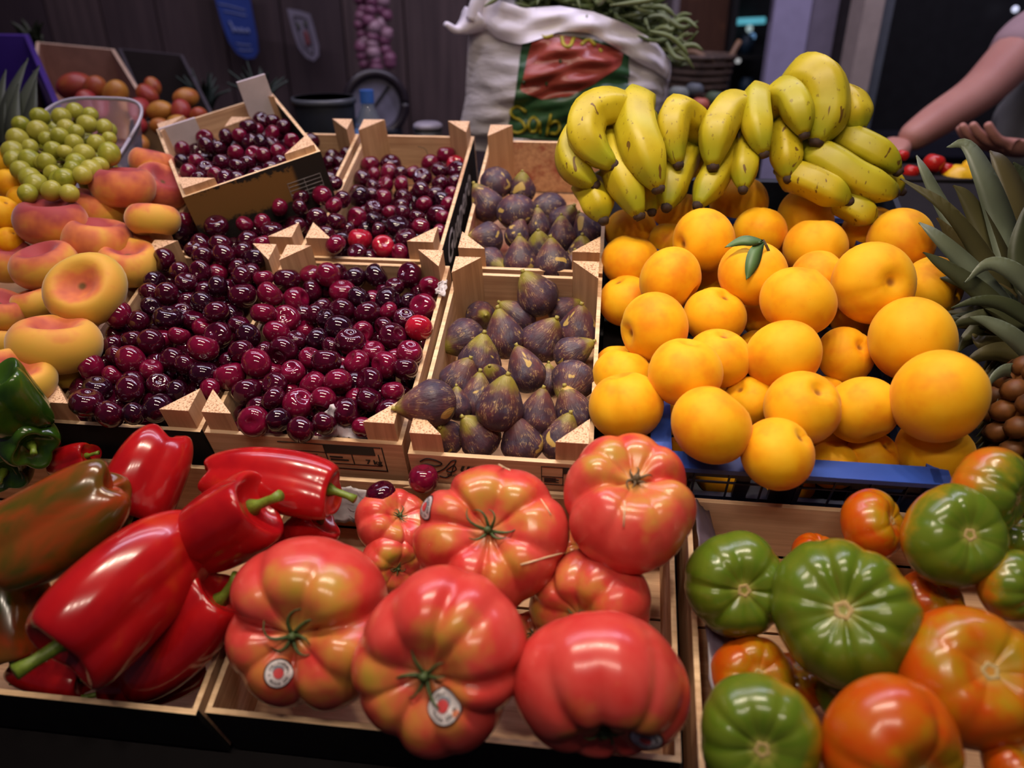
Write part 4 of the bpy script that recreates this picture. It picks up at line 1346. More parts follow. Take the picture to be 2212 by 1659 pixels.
# ---- peppers: centre, length and width in view, axis toward the stem, layer
grp = 'red bell peppers'
PEPS = [(272,1268,415,285,(-.52,.60,.72),.035,51,3,PEPR,'big red pepper with its stem facing out, two lobes behind'),(480,1135,262,215,(.72,-.42,.15),.035,52,3,PEPR,'glossy red pepper with a green stub at its tip, centre of the peppers'),
        (590,1040,330,165,(.95,.12,.12),.030,53,3,PEPR,'long red pepper lying across under the cherry crates'),(318,1025,235,185,(-.25,.80,.30),.020,54,3,PEPR,'upright red pepper with a pale highlight behind the centre one'),
        (150,995,140,80,(.8,-.2,.3),-.02,55,3,PEPR,'small stretch of red pepper behind the olive one'),(135,1130,330,235,(-.75,.5,.2),.050,56,3,PEPB,'large brown and olive pepper at the picture edge'),
        (385,1385,360,200,(.62,-.60,.1),-.035,57,3,PEPR,'shaded red pepper under the big one, along the box side'),(105,1452,220,110,(.8,.05,.2),-.060,58,3,PEPR,'shaded red pepper at the front board of the box'),
        (645,1170,200,130,(.6,-.6,.2),-.035,59,3,PEPR,'dark red pepper low beside the pink tomatoes'),(25,1330,230,200,(.2,.8,.2),-.03,60,3,PEPB,'dark shaded pepper under the olive one'),
        (330,1475,240,120,(-.9,.1,.3),-.075,63,3,PEPR,'dark red pepper at the box corner, mostly shaded'),
        (250,1180,230,170,(.6,-.5,.2),-.045,62,3,PEPR,'red pepper hidden low between the olive and the centre one')]
for (x, y, ln, wd_, ax, w_, sd, nl, m, lab) in PEPS:
    p = S(x, y, w_)
    z = depth(p)
    r = wd_ * z / FPX / 2
    L_ = max(1.05, ln / wd_)
    fn = pepper_fn(sd, nl, L_, .22, .12, .30)
    me = surf_mesh('pepper', fn, 40, 72, m)
    top = fn(0.0, 0.0)[2]
    o = tag(empty('bell_pepper', p), lab, 'pepper', grp if m is PEPR else None)
    M = frame_z((0, 0, 0), dirI(*ax), sd * .9, r)
    link('flesh', me, o, M)
    sm = MB().tube([(0, 0, top - .05), (.02, .01, top + .18), (.07, .05, top + .50), (.13, .06, top + .72)], [.22, .10, .09, .12], 9).mesh('stem', STEMG)
    link('stem', sm, o, M)
grp = 'green bell peppers by the cherry crate'
for (x, y, d, ax, w_, sd, lab) in ((18, 872, 165, (-.2, -.6, .5), .06, 71, 'dark green pepper, upper one at the picture edge'), (55, 945, 130, (.5, .3, .4), .02, 72, 'dark green pepper, lower one below its pair'), (15, 1000, 120, (.2, .3, .5), -.02, 73, 'shaded green pepper under the other two')):
    fn = pepper_fn(sd, 4, 1.0, .15, .14, .2)
    p = S(x, y, w_); r = d * depth(p) / FPX / 2
    o = tag(empty('bell_pepper', p), lab, 'pepper', grp)
    M = frame_z((0, 0, 0), dirI(*ax), sd, r)
    link('flesh', surf_mesh('pepper', fn, 32, 64, PEPG), o, M)
    link('stem', MB().tube([(0, 0, fn(0, 0)[2] - .05), (.03, 0, fn(0, 0)[2] + .3), (.1, 0, fn(0, 0)[2] + .55)], [.2, .09, .11], 8).mesh('stem', STEMG), o, M)

# ---- flat peaches: x, y, width, axis, layer, label
FLT = [(186,626,166,(.10,-.25,.85),.060,'yellow flat peach with its red centre facing out, largest of the pile'),(120,742,182,(.10,-.85,.30),.045,'red and yellow flat peach below the one facing out'),(78,652,100,(-.2,-.8,.3),.020,'small yellow flat peach tucked beside the largest'),
       (98,572,136,(-.1,-.75,.5),.045,'red flat peach above the small yellow one'),(112,478,150,(.05,-.85,.35),.055,'plump yellow flat peach with a red top beside the grapes'),(212,518,146,(.15,-.85,.30),.035,'dark red flat peach behind the largest one'),
       (278,566,136,(.15,-.80,.50),.020,'purplish flat peach touching the cherry crate'),(205,452,122,(.3,-.80,.2),.030,'half red half yellow flat peach in the middle of the pile'),(265,402,136,(.05,-.85,.30),.055,'orange red flat peach under the tilted box'),
       (346,402,112,(.6,-.55,.45),.030,'red flat peach squeezed against the tilted box'),(330,474,108,(.0,-1,.05),.045,'yellow flat peach seen from its edge beside the tilted box'),(330,352,98,(.2,-.9,.2),.040,'orange flat peach at the top of the pile'),
       (38,815,150,(.35,-.70,.55),.050,'red flat peach with a dark dimple above the green peppers'),(8,560,130,(.2,-.6,.3),.030,'greenish yellow flat peach at the picture edge'),(-5,668,120,(.3,-.7,.3),.030,'dark red flat peach at the picture edge'),
       (312,522,84,(.2,-.9,.2),.005,'orange flat peach low beside the cherry crate post'),(48,700,84,(0,-.9,.2),.000,'orange flat peach low under the small yellow one'),(140,800,110,(.2,-.9,.2),.005,'red flat peach low beside the cherry crate board'),(5,735,110,(.2,-.9,.2),.005,'shaded red flat peach low at the picture edge'),
       (225,480,100,(.2,-.9,.2),-.01,'shaded flat peach deep in the middle of the pile'),(160,560,110,(.2,-.9,.2),-.015,'shaded flat peach deep behind the largest'),(300,440,90,(.2,-.9,.2),-.01,'shaded flat peach deep under the orange red one')]
q_, qr = [], []
for (x, y, d, ax, w_, lab) in FLT:
    p = S(x, y, w_); q_.append(p); qr.append(d * depth(p) / FPX / 2)
for k, (x, y, d, ax, w_, lab) in enumerate(FLT):
    o = link('flat_peach', FPM[k % 4], None, frame_z(q_[k], dirI(*ax), rng.uniform(0, 6), qr[k]))
    tag(o, lab, 'flat peach', 'flat peaches in their crate')
APR = [(5, 462, 78, .06), (22, 398, 66, .06), (2, 352, 66, .07), (48, 432, 60, .05), (20, 520, 60, .04)]
for k, (x, y, d, w_) in enumerate(APR):
    p = S(x, y, w_)
    o = link('apricot', PM[k % 6], None, frame_z(p, dirI(rng.uniform(-1, 1), -.5, .3), k, d * depth(p) / FPX / 2))
    tag(o, f'orange yellow apricot below the grapes, {ORD[k + 1]} of five down the picture edge', 'apricot', 'apricots below the grapes')

# ---- two stray cherries behind the tomatoes
for (x, y, w_, h_, ax, lab) in ((915, 1034, .016, 1.15, (0, -.9, .3), 'single cherry standing on the tomato box, the upper of two'), (823, 1068, .015, 1.0, (-.3, -.8, .3), 'single cherry on the small tomato, the lower of two')):
    p = S(x, y, -.015)
    tag(link('cherry', CH[2 if h_ > 1 else 1][0], None, frame_z(p, dirI(*ax), 1, .0155, (1, 1, h_))), lab, 'cherry', 'stray cherries by the tomatoes')
# ------------------------------------------------------------------ bananas
BZ = 1.0
BAN = {0: ['left hand of bananas hanging over the rear figs', (1435, 300, .10),
           [[(1418,288,.06),(1375,255,.03),(1322,232,.0),(1276,246,-.01),(1263,290,-.02),(1288,330,-.02),(1325,357,-.02)], 82], [[(1310,268,.05),(1258,285,.03),(1234,325,.01),(1247,366,.0),(1284,398,.0)], 72], [[(1262,395,.05),(1283,425,.02),(1303,474,.01)], 72],
           [[(1372,262,.06),(1330,290,.03),(1338,355,.0),(1362,418,-.01),(1380,464,-.01)], 80], [[(1402,238,.05),(1372,232,.015),(1378,290,-.02),(1400,350,-.03),(1421,406,-.03)], 88], [[(1420,280,.10),(1412,300,.08),(1425,345,.07)], 56], [[(1400,350,.05),(1405,400,.03),(1408,455,.02)], 62]],
       1: ['middle hand of bananas, tips hanging on the peaches', (1600, 300, .11),
           [[(1522,330,.07),(1502,268,.03),(1466,240,.0),(1452,270,-.01),(1455,315,-.01),(1465,353,-.01)], 70], [[(1490,320,.06),(1462,370,.02),(1450,405,.01),(1440,446,.0)], 72], [[(1628,272,.07),(1606,238,.03),(1574,240,.01),(1550,278,-.01),(1541,330,-.01),(1540,358,-.01)], 78],
           [[(1590,290,.05),(1562,342,.03),(1536,392,.01),(1508,442,.0)], 68], [[(1655,215,.06),(1634,212,.02),(1634,250,.0),(1641,295,-.01),(1650,330,-.01)], 66], [[(1632,285,.06),(1616,310,.03),(1609,350,.01),(1605,407,.0)], 64], [[(1500,300,.09),(1500,340,.08),(1490,380,.07)], 52]],
       2: ['topmost hand of bananas leaning beside the pillar', (1735, 300, .11),
           [[(1670,255,.06),(1684,208,.02),(1710,208,.0),(1727,245,-.01),(1737,289,-.01)], 70], [[(1692,265,.05),(1697,310,.02),(1703,384,.01)], 68], [[(1705,215,.07),(1742,168,.02),(1778,178,.0),(1787,240,.0),(1764,306,.0)], 94], [[(1800,212,.06),(1835,222,.02),(1858,280,.01)], 72]],
       3: ['lowest hand of bananas lying toward the pineapple', (1690, 330, .09),
           [[(1770,270,.06),(1850,308,.02),(1912,342,.01),(1938,368,.01)], 74], [[(1725,318,.04),(1790,345,.01),(1850,383,.0),(1905,408,.0),(1930,416,.01)], 76], [[(1680,370,.04),(1745,387,.01),(1800,414,.0),(1832,434,.0)], 70], [[(1800,425,.03),(1850,450,.01),(1888,476,.01)], 62], [[(1870,370,.07),(1920,394,.05),(1946,412,.05)], 60]]}
for bi, spec in BAN.items():
    cx, cy, cz = spec[1]
    c = D(cx, cy, BZ + cz)
    root = tag(empty('banana_bunch', c), spec[0], 'bananas', 'hands of yellow bananas')
    for pts, wd_ in spec[2:]:
        P3 = [D(x, y, BZ + dz) for x, y, dz in pts]
        P3 = np.array(curve_pts(P3, 7))
        # even spacing
        sg = np.r_[0, np.cumsum(np.linalg.norm(np.diff(P3, axis=0), axis=1))]
        n = 26
        t = np.linspace(0, sg[-1], n)
        P3 = np.stack([np.interp(t, sg, P3[:, k]) for k in range(3)], 1)
        r0 = wd_ * BZ / FPX / 2
        u = np.linspace(0, 1, n)
        rad = r0 * np.minimum(1, .30 + 1.05 * np.minimum(1, u / .30) ** .8) * np.where(u > .72, 1 - .66 * ((u - .72) / .28) ** 1.7, 1)
        mid = P3[n // 2]
        b = MB().tube(P3 - mid, list(rad), 20, cross=lambda th: 1 + .075 * cos(5 * th) + .02 * cos(10 * th))
        me = b.mesh('banana', BANANA, True)
        uv = me.uv_layers.new(name='UVMap')
        vi = np.empty(len(me.loops), int); me.loops.foreach_get('vertex_index', vi)
        co = np.zeros((len(vi), 2)); co[:, 0] = (vi // 20) / (n - 1); co[:, 1] = (vi % 20) / 20
        uv.data.foreach_set('uv', co.ravel())
        o = link('banana', me, root, Matrix.Translation(Vector(mid - c)))
        e = P3[-1] - mid; d_ = (P3[-1] - P3[-3]); d_ /= np.linalg.norm(d_)
        MB().tube([e - d_ * .003, e + d_ * .003, e + d_ * .007], [rad[-1] * 1.03, rad[-1] * 1.0, rad[-1] * .7], 12).build('tip', BTIP, o, True)
        # neck to the crown
        s0 = P3[0] - c
        MB().tube([s0, s0 * .6, s0 * .12], [rad[0] * .98, rad[0] * .7, rad[0] * .8], 10).build('neck', BANANA, o, True, Matrix.Translation(Vector(c - mid)))
    MB().surf(lambda s, th: (.016 * sin(s) * cos(th), .012 * sin(s) * sin(th), .022 * cos(s)), 10, 14).build('crown', STEMB, root, True)

# ------------------------------------------------------------------ grapes in a clear punnet
GZ = [(210,1060,150),(400,980,150),(380,1120,180),(180,1210,180),(130,1330,190),(310,1420,180),(530,1310,150),(600,1180,150),(660,1090,150),(620,980,160),(740,930,150),(870,1050,150),(900,960,130),(1040,1080,130),(740,1240,150),(830,1370,190),(970,1240,150),(1090,1350,180),(1080,1200,120),(650,1330,120),(910,1510,180),(300,1590,180),(640,1600,180),(520,1540,130),(470,1200,130),(300,1280,130),(760,1130,130),(990,1460,130),(720,1500,140),(440,1440,140)]
GPX = [(x / 4.608, 40 + y / 4.608, d / 4.608) for x, y, d in GZ] + [(45,368,36),(78,398,40),(135,388,42),(112,412,36),(150,418,34),(98,352,32),(165,352,36),(60,418,34),(178,378,34),(30,345,34)]
gp, gr = [], []
for (x, y, d) in GPX:
    p = S(x, y, .085); gp.append(p); gr.append(1.18 * d * depth(p) / FPX / 2)
gp = relax(gp, gr, 40, .9, .84)
gc = S(140, 330, .06)
root = tag(empty('grape_bunch', gc), 'bunch of green grapes heaped in a clear punnet above the flat peaches', 'grapes')
GM = [surf_mesh('grape', lambda s, th, k=k: (sin(s) * cos(th), sin(s) * sin(th), (1.0 + .14 * k) * cos(s)), 14, 18, GRAPE) for k in (0, 1)]
for k, p in enumerate(gp):
    link('grape', GM[k % 2], root, Matrix.Translation(-Vector(gc)) @ frame_z(p, rng.normal(size=3), 0, gr[k]))
for k in range(8):
    a, b_ = gp[rng.randint(len(gp))] - gc, gp[rng.randint(len(gp))] - gc
    MB().tube([a * .9, (a + b_) / 2 * .6 - NRM * .01, b_ * .9], .0016, 6).build('stalk', STEMB, root)
lo = tag(MB().build, None) if False else None
b = MB()
for k in range(60):
    c = S(rng.uniform(30, 245), rng.uniform(270, 400), rng.uniform(.03, .065)) - gc
    b.surf(lambda s, th: (c[0] + .013 * sin(s) * cos(th), c[1] + .013 * sin(s) * sin(th), c[2] + .013 * cos(s)), 7, 10)
o = b.build('lower_grapes', GRAPE, root, True); o['kind'] = 'stuff'
CLEAR = N('clear_plastic', .12, .5, Transmission_Weight=.92, IOR=1.15)
CLEAR = CLEAR.color((.85, .80, .88))
pc = S(176, 318, .036)
pq = STALL.to_3x3().to_4x4()
root = tag(empty('plastic_punnet', mat=Matrix.Translation(Vector(pc)) @ pq), 'clear plastic punnet holding the green grapes', 'punnet')
def shell(rx, ry, z0, z1, th, f0=.82):
    b = MB(); k = 48; vs = []
    se = lambda a, e=.55: (abs(cos(a)) ** e * (1 if cos(a) > 0 else -1), abs(sin(a)) ** e * (1 if sin(a) > 0 else -1))
    for (q, z) in ((f0, z0), (1.0, z1), (1.03, z1), (1.03, z1 - .004), (1.0 - th, z1 - .004), (f0 - th, z0 + th * .05)):
        for j in range(k):
            x, y = se(2 * pi * j / k)
            vs.append((rx * q * x, ry * q * y, z if z < 0 else z * (.05 + .95 * (y * .5 + .5))))
    fs = [(i * k + j, i * k + (j + 1) % k, ((i + 1) % 6) * k + (j + 1) % k, ((i + 1) % 6) * k + j) for i in range(6) for j in range(k)]
    fs.append(tuple(range(k - 1, -1, -1)))
    return b.add(vs, fs)
shell(.088, .098, -.03, .034, .02).build('tray', CLEAR, root, True)
b = MB(); k = 48
b.tube([(.090 * abs(cos(a)) ** .55 * (1 if cos(a) > 0 else -1), .100 * abs(sin(a)) ** .55 * (1 if sin(a) > 0 else -1), .033 * (.05 + .95 * (.5 + .5 * abs(sin(a)) ** .55 * (1 if sin(a) > 0 else -1)))) for a in np.linspace(0, 2 * pi, 49)], .0028, 6)
b.build('rim', plain('cloudy_rim', (.40, .36, .42), .3), root, True)

# ------------------------------------------------------------------ bag of green beans
BAGZ = 1.52
bo = D(1215, 335, BAGZ)
BX = np.array([cos(YAW), sin(YAW), 0]); BD = FW2
MPP = BAGZ / FPX
KY = 1.0 / cos(PITCH - radians(16))
def bag_pt(px, py, dep):
    return BX * ((px - 1215) * MPP) + np.array([0, 0, (335 - py) * MPP * KY]) + BD * dep
topc = lambda s: float(np.interp(s, [0, .06, .14, .25, .42, .58, .75, .9, 1], [40, 22, 48, 62, 58, 68, 92, 125, 165]))
xl = lambda t: float(np.interp(t, [0, .12, .35, .7, 1], [1002, 985, 1002, 1010, 1022]))
xr = lambda t: float(np.interp(t, [0, .2, .5, .8, 1], [1425, 1440, 1450, 1452, 1450]))
def wr(s, t):
    return .010 * sin(9 * s + 5 * t + 3 * sin(6 * t)) + .007 * sin(21 * s - 13 * t) * (1 - t) + .006 * sin(34 * t + 9 * s) * (.3 + t) + .004 * sin(55 * t - 26 * s)
def bag_front(s, t):
    py = 340 + (topc(s) - 340) * t
    x = xl(t) + (xr(t) - xl(t)) * s
    bulge = .13 * (max(0, sin(pi * s)) ** .7) * (.65 + .35 * sin(pi * min(1, t * 1.1)))
    return bag_pt(x, py, -bulge + .10 + wr(s, t) * min(1, 6 * s * (1 - s) + .1))
def bag_back(s, t):
    py = 340 + (topc(s) + 10 - 340) * t
    x = xl(t) + (xr(t) - xl(t)) * s
    bulge = .12 * (max(0, sin(pi * s)) ** .7)
    return bag_pt(x, py, bulge + .10 + wr(s + .3, t) * min(1, 6 * s * (1 - s) + .1))
BAGM = N('bag_plastic', .30, .5, Transmission_Weight=.18, IOR=1.2)
f = BAGM.noise(BAGM.obj((7, 7, 26), False, (0, .35, 0)), 3.2, 5, .6, .5)
BAGM.bump(f, .9, .006)
BAGM = BAGM.color(BAGM.ramp(BAGM.noise(BAGM.obj((3, 3, 8), False), 2.4, 4), [(.3, (.46, .42, .42)), (.7, (.74, .69, .74))]))
bag = tag(empty('plastic_bag', bo), 'white plastic bag printed red and green, stuffed with green beans', 'bag')
NS, NT = 60, 44
b = MB()
b.sheet(lambda s, t: bag_front(s, t), NS, NT)
b.sheet(lambda s, t: bag_back(1 - s, t), NS, NT)
b.build('bag_body', BAGM, bag, True)
HEM = N('bag_hem', .35, .5); HEM = HEM.color((.80, .75, .83))
b = MB()
hem = [bag_front(s, 1.0) + np.array([0, 0, .004]) for s in np.linspace(0, 1, 40)]
def hemf(s, t):
    q = bag_front(s, 1 - t * (.17 + .05 * sin(9 * s)))
    return q - BD * (.008 + .010 * sin(pi * t)) + np.array([0, 0, .006 * (1 - t)])
b.sheet(hemf, 50, 8)
b.build('folded_hem', HEM, bag, True)
b = MB()
b.tube(curve_pts([bag_pt(1030, 75, .08), bag_pt(1005, 92, .07), bag_pt(985, 96, .06), bag_pt(968, 84, .05)], 6), [.034, .032, .030, .026, .023, .020, .018, .016, .014, .012, .011, .011, .010, .010, .009, .009, .008, .007, .006][:19], 8, cross=lambda th: 1 + .35 * cos(2 * th))
b.tube(curve_pts([bag_pt(1028, 80, .06), bag_pt(1040, 45, .06), bag_pt(1062, 26, .07), bag_pt(1085, 45, .08), bag_pt(1105, 66, .08)], 5), .016, 8, cross=lambda th: 1 + .4 * cos(2 * th + 1))
b.build('handle', HEM, bag, True)
PG = N('print_green', .32, .5); PG = PG.color(PG.ramp(PG.noise(PG.obj((6, 6, 20), False), 4, 4), [(.3, (.014, .055, .020)), (.75, (.045, .125, .05))]))
PRD = N('print_red', .32, .5); PRD = PRD.color(PRD.ramp(PRD.noise(PRD.obj((6, 6, 20), False), 4, 4), [(.3, (.24, .030, .022)), (.75, (.40, .085, .060))]))
PY = plain('print_yellow', (.36, .30, .012), .5)
def patch(poly, m, off, nm, n=30):
    """flat print on the bag: fills a polygon in bag coordinates (s,t) by rows"""
    ts = [p[1] for p in poly]
    t0, t1 = min(ts), max(ts)
    b = MB(); rows_ = []
    for i in range(n + 1):
        t = t0 + (t1 - t0) * i / n
        t_ = min(max(t, t0 + 1e-5), t1 - 1e-5)
        xs = []
        for k in range(len(poly)):
            (s0, a), (s1, c) = poly[k], poly[(k + 1) % len(poly)]
            if (a - t_) * (c - t_) < 0: xs.append(s0 + (s1 - s0) * (t_ - a) / (c - a))
        rows_.append((min(xs), max(xs), t_))
    vs = [bag_front(a + (c - a) * j / 24, t) - BD * off for (a, c, t) in rows_ for j in range(25)]
    fs = [(i * 25 + j, i * 25 + j + 1, (i + 1) * 25 + j + 1, (i + 1) * 25 + j) for i in range(n) for j in range(24)]
    return b.add(vs, fs).build(nm, m, bag, True)
def st_(px, py):
    t = .5
    for _ in range(20):
        s = (px - xl(t)) / (xr(t) - xl(t)); s = min(1, max(0, s))
        t = (340 - py) / (340 - topc(s))
    return s, t
patch([st_(*q) for q in ((1090, 300), (1340, 318), (1350, 132), (1130, 98))], PG, .0015, 'print_panel')
patch([st_(*q) for q in ((1122, 205), (1168, 222), (1225, 215), (1275, 192), (1332, 160), (1338, 134), (1150, 101))], PRD, .003, 'print_panel')
def on_bag(lines, rad, m, nm):
    b = MB()
    for l in lines:
        l = [tuple(q) for q in curve_pts(l, 5)]
        b.tube([bag_front(*st_(*q)) - BD * .0045 for q in l], rad, 5)
    return b.build(nm, m, bag, True)
on_bag([[(1136, 248), (1118, 238), (1103, 247), (1109, 259), (1128, 268), (1134, 281), (1118, 290), (1098, 284)],
        [(1162, 266), (1152, 258), (1141, 268), (1144, 285), (1157, 284), (1163, 264)], [(1163, 264), (1166, 290)],
        [(1187, 250), (1183, 272), (1180, 294)], [(1184, 272), (1198, 264), (1207, 276), (1201, 290), (1188, 290)]], .0030, PY, 'lettering')
on_bag([[(1158, 101), (1172, 107), (1188, 104)], [(1206, 106), (1210, 120), (1222, 122), (1232, 108)], [(1246, 120), (1262, 112), (1276, 122)], [(1284, 130), (1290, 134)]], .0036, PY, 'lettering')
on_bag([[(1203, 146), (1205, 152)], [(1130, 186), (1131, 192)], [(1176, 188), (1177, 194)]], .0026, PG, 'print_seed')

BEANM = N('bean_skin', .45, .4)
BEANM = BEANM.color(BEANM.mix(BEANM.rnd(), BEANM.ramp(BEANM.noise(BEANM.obj(), 20, 3), [(.3, (.10, .145, .045)), (.7, (.17, .21, .075))]), (.19, .22, .10)))
BM = []
for k in range(6):
    R = random.Random(k)
    pts = curve_pts([(-.075, R.uniform(-.01, .01), R.uniform(-.015, .0)), (-.03, R.uniform(-.01, .01), R.uniform(0, .012)), (.02, R.uniform(-.012, .012), R.uniform(.0, .014)), (.06, R.uniform(-.01, .01), R.uniform(-.02, .0)), (.085, R.uniform(-.02, .02), R.uniform(-.03, .0))], 4)
    n = len(pts)
    BM.append(MB().tube(pts, [.0050 * min(1, .25 + 4 * min(i, n - 1 - i) / n) * (1 + .08 * sin(i * 1.9)) for i in range(n)], 8).mesh('green_bean', BEANM))
for k in range(150):
    s = rng.uniform(.04, .95)
    e = rng.uniform(0, 1)
    px = 1095 + (1450 - 1095) * s
    base = topc((px - 1020) / 430)
    hump = float(np.interp(s, [0, .25, .5, .7, .85, 1], [45, 78, 82, 66, 46, 22]))
    q = bag_pt(px, base - hump * e - 2, .10 + rng.uniform(-.035 - .04 * e, .10) * (1 - .4 * e)) + bo
    M = Matrix.Translation(Vector(q)) @ Matrix.Rotation(YAW + rng.normal(0, .7), 4, 'Z') @ Matrix.Rotation(rng.normal(.12, .25), 4, 'Y') @ Matrix.Rotation(rng.uniform(0, 6.28), 4, 'X')
    o = link('green_bean', BM[k % 6], None, M)
    tag(o, 'green bean heaped among many others at the mouth of the white bag', 'bean', 'green beans in the white bag')
def bean_px(pts, lab, r=.0045):
    P3 = np.array(curve_pts([bag_pt(*q) for q in pts], 6)); c = P3.mean(0)
    n = len(P3)
    o = MB().tube(P3 - c, [r * min(1, .3 + 4 * min(i, n - 1 - i) / n) for i in range(n)], 8).build('green_bean', BEANM, None, True)
    o.location = bo + c
    tag(o, lab, 'bean', 'green beans in the white bag')
bean_px([(1300, 50, .0), (1345, 46, .0), (1385, 40, .0), (1402, 28, .0), (1398, 16, .0), (1380, 18, .0)], 'green bean that curls up in a hook off the heap')
bean_px([(1380, 95, -.02), (1420, 105, -.02), (1445, 122, -.02), (1462, 140, -.02)], 'green bean hanging over the far bag corner by the basket')

# ------------------------------------------------------------------ things at the back
SIGNB = N('sign_blue', .45, .4); SIGNB = SIGNB.color(SIGNB.ramp(SIGNB.noise(SIGNB.obj(), 6, 3), [(.3, (.018, .035, .17)), (.7, (.03, .06, .27))]))
SIGNL = plain('sign_pale', (.16, .19, .36), .6)
def wall_sign(name, lab, cat, outline, z, m):
    c = D(sum(p[0] for p in outline) / len(outline), sum(p[1] for p in outline) / len(outline), z)
    root = tag(empty(name, c), lab, cat)
    MBs = MB()
    fr = [D(x, y, z) - c for x, y in outline]
    # keep it upright on the wall plane
    pl = [np.array([*(BX * (p @ BX))[:2], 0]) + np.array([0, 0, p[2]]) for p in fr]
    n_ = len(pl)
    MBs.add(pl + [p + BD * .008 for p in pl], [tuple(range(n_)), tuple(range(2 * n_ - 1, n_ - 1, -1))] + [(i, n_ + i, n_ + (i + 1) % n_, (i + 1) % n_) for i in range(n_)])
    MBs.build('sign_board', m, root)
    def mark(lines, rad, mm, nm):
        b = MB()
        for l in lines:
            q = [D(x, y, z) - c for x, y in curve_pts(l, 5)]
            q = [BX * (p @ BX) + np.array([0, 0, p[2]]) - BD * .002 for p in q]
            b.tube(q, rad, 5)
        return b.build(nm, mm, root, True)
    return root, mark
SZ = 2.66
o1, mk = wall_sign('hanging_sign', 'blue rounded sign with pale writing on the back wall', 'sign', [(468, -60), (474, 0), (480, 50), (489, 92), (503, 118), (522, 130), (540, 128), (550, 114), (552, 80), (549, 30), (545, -60)], SZ, SIGNB)
mk([[(497, 46), (502, 58), (504, 70)], [(504, 70), (510, 62), (516, 70), (521, 62), (526, 70), (534, 64), (536, 72)]], .0045, SIGNL, 'lettering')
mk([[(480, 8), (500, 12), (535, 22)], [(488, 24), (510, 28), (536, 34)], [(505, 95), (520, 98), (536, 99)], [(508, 108), (520, 111), (538, 110)]], .0022, SIGNL, 'lettering')
o2, mk = wall_sign('hanging_tag', 'pale pennant with a red and green emblem on the back wall', 'sign', [(627, 18), (650, 22), (674, 30), (680, 60), (686, 100), (684, 122), (672, 134), (656, 126), (642, 104), (634, 70)], SZ, plain('tag_pale', (.17, .15, .20), .6))
mk([[(640, 34), (664, 40), (668, 60), (674, 100), (672, 118), (664, 112), (652, 98), (646, 70), (640, 34)]], .0030, plain('tag_dark', (.06, .045, .06), .6), 'emblem')
mk([[(660, 66), (661, 80), (664, 100)], [(663, 72), (666, 96)]], .0065, plain('tag_red', (.16, .035, .04), .6), 'emblem')
mk([[(646, 48), (649, 62)], [(662, 46), (664, 58)]], .0060, plain('tag_green', (.06, .065, .05), .6), 'emblem')

ONM = N('onion_skin', .4, .4); ONM = ONM.color(ONM.mix(ONM.smooth(ONM.rnd(), .55, .95), ONM.ramp(ONM.noise(ONM.obj(), 2, 3), [(.3, (.12, .030, .070)), (.7, (.26, .10, .17))]), (.36, .22, .27)))
root = tag(empty('onion_braid', D(800, 0, 2.5)), 'hanging braid of small purple onions on the back wall', 'braid')
oc = D(800, 0, 2.5)
ob_ = D(812, 140, 2.46)
RP = []
for col in range(3):
    for k in range(13):
        t = k / 12
        x = 775 + col * 24 + t * 14 + rng.uniform(-4, 4) - (6 if col == 1 else 0)
        y = -40 + t * 190 + rng.uniform(-4, 4) + (8 if col == 1 else 0)
        p = ob_ + BX * ((col - 1) * .034 + rng.uniform(-.011, .011)) - BD * (.02 if col == 1 else 0) + np.array([0, 0, (12 - k) * .0235 + rng.uniform(-.006, .006) - (.01 if col == 1 else 0)]) - oc
        link('onion', bpy.data.meshes.get('onion') or surf_mesh('onion', lambda s, th: (sin(s) * cos(th), sin(s) * sin(th), .95 * cos(s) + .25 * exp(-(s / .3) ** 2)), 12, 16, ONM), root, frame_z(p, (rng.normal(0, .5), rng.normal(0, .5), 1), 0, rng.uniform(.018, .024)))
MB().tube([ob_ - oc + np.array([0, 0, q]) for q in (-.02, .4, 1.35)], .010, 7).build('straw_rope', STRAW, root, True)

# round dial scale with a bottle before it
sc_ = D(812, 225, 1.92)
root = tag(empty('dial_scale', (sc_[0], sc_[1], .98)), 'round dark rimmed dial scale behind the water bottle', 'scale')
Mz = Matrix.Translation((0, 0, sc_[2] - .98)) @ Matrix.Rotation(YAW + .3, 4, 'Z') @ Matrix.Rotation(pi / 2, 4, 'X')
b = MB(); b.tube([(.072 * cos(a), .072 * sin(a), 0) for a in np.linspace(0, 2 * pi, 49)], .012, 10); b.build('dial_rim', plain('scale_rim', (.020, .014, .020), .35), root, True, Mz)
MB().prism([(.066 * cos(a), .066 * sin(a)) for a in np.linspace(0, 2 * pi, 40, False)], -.012, -.002).build('dial_face', plain('scale_face', (.20, .19, .26), .35, .3, 18), root, False, Mz)
MB().box((-.003, -.004, -.001), (.003, .055, .003)).build('needle', BLK, root, False, Mz @ Matrix.Rotation(-.7, 4, 'Z'))
MB().box((-.05, -.03, 0), (.05, .05, sc_[2] - .98 - .06)).build('scale_body', DARKM, root)
bt = D(795, 240, 1.62)
root = tag(empty('water_bottle', (bt[0], bt[1], .98)), 'clear water bottle with a blue label and blue cap', 'bottle')
h0 = .33
prof = [(.0, .030), (.02, .033), (.10, .033), (.20, .033), (.255, .031), (.290, .014), (.305, .012)]
def lathe(prof, k=24):
    b = MB(); vs = [(r * cos(2 * pi * j / k), r * sin(2 * pi * j / k), z) for z, r in prof for j in range(k)]
    n_ = len(prof)
    b.add(vs, [(i * k + j, i * k + (j + 1) % k, (i + 1) * k + (j + 1) % k, (i + 1) * k + j) for i in range(n_ - 1) for j in range(k)] + [tuple(range(k - 1, -1, -1)), tuple(range((n_ - 1) * k, n_ * k))])
    return b
BLW = N('bottle_plastic', .08, .5, Transmission_Weight=.85, IOR=1.3); BLW = BLW.color((.75, .82, .92))
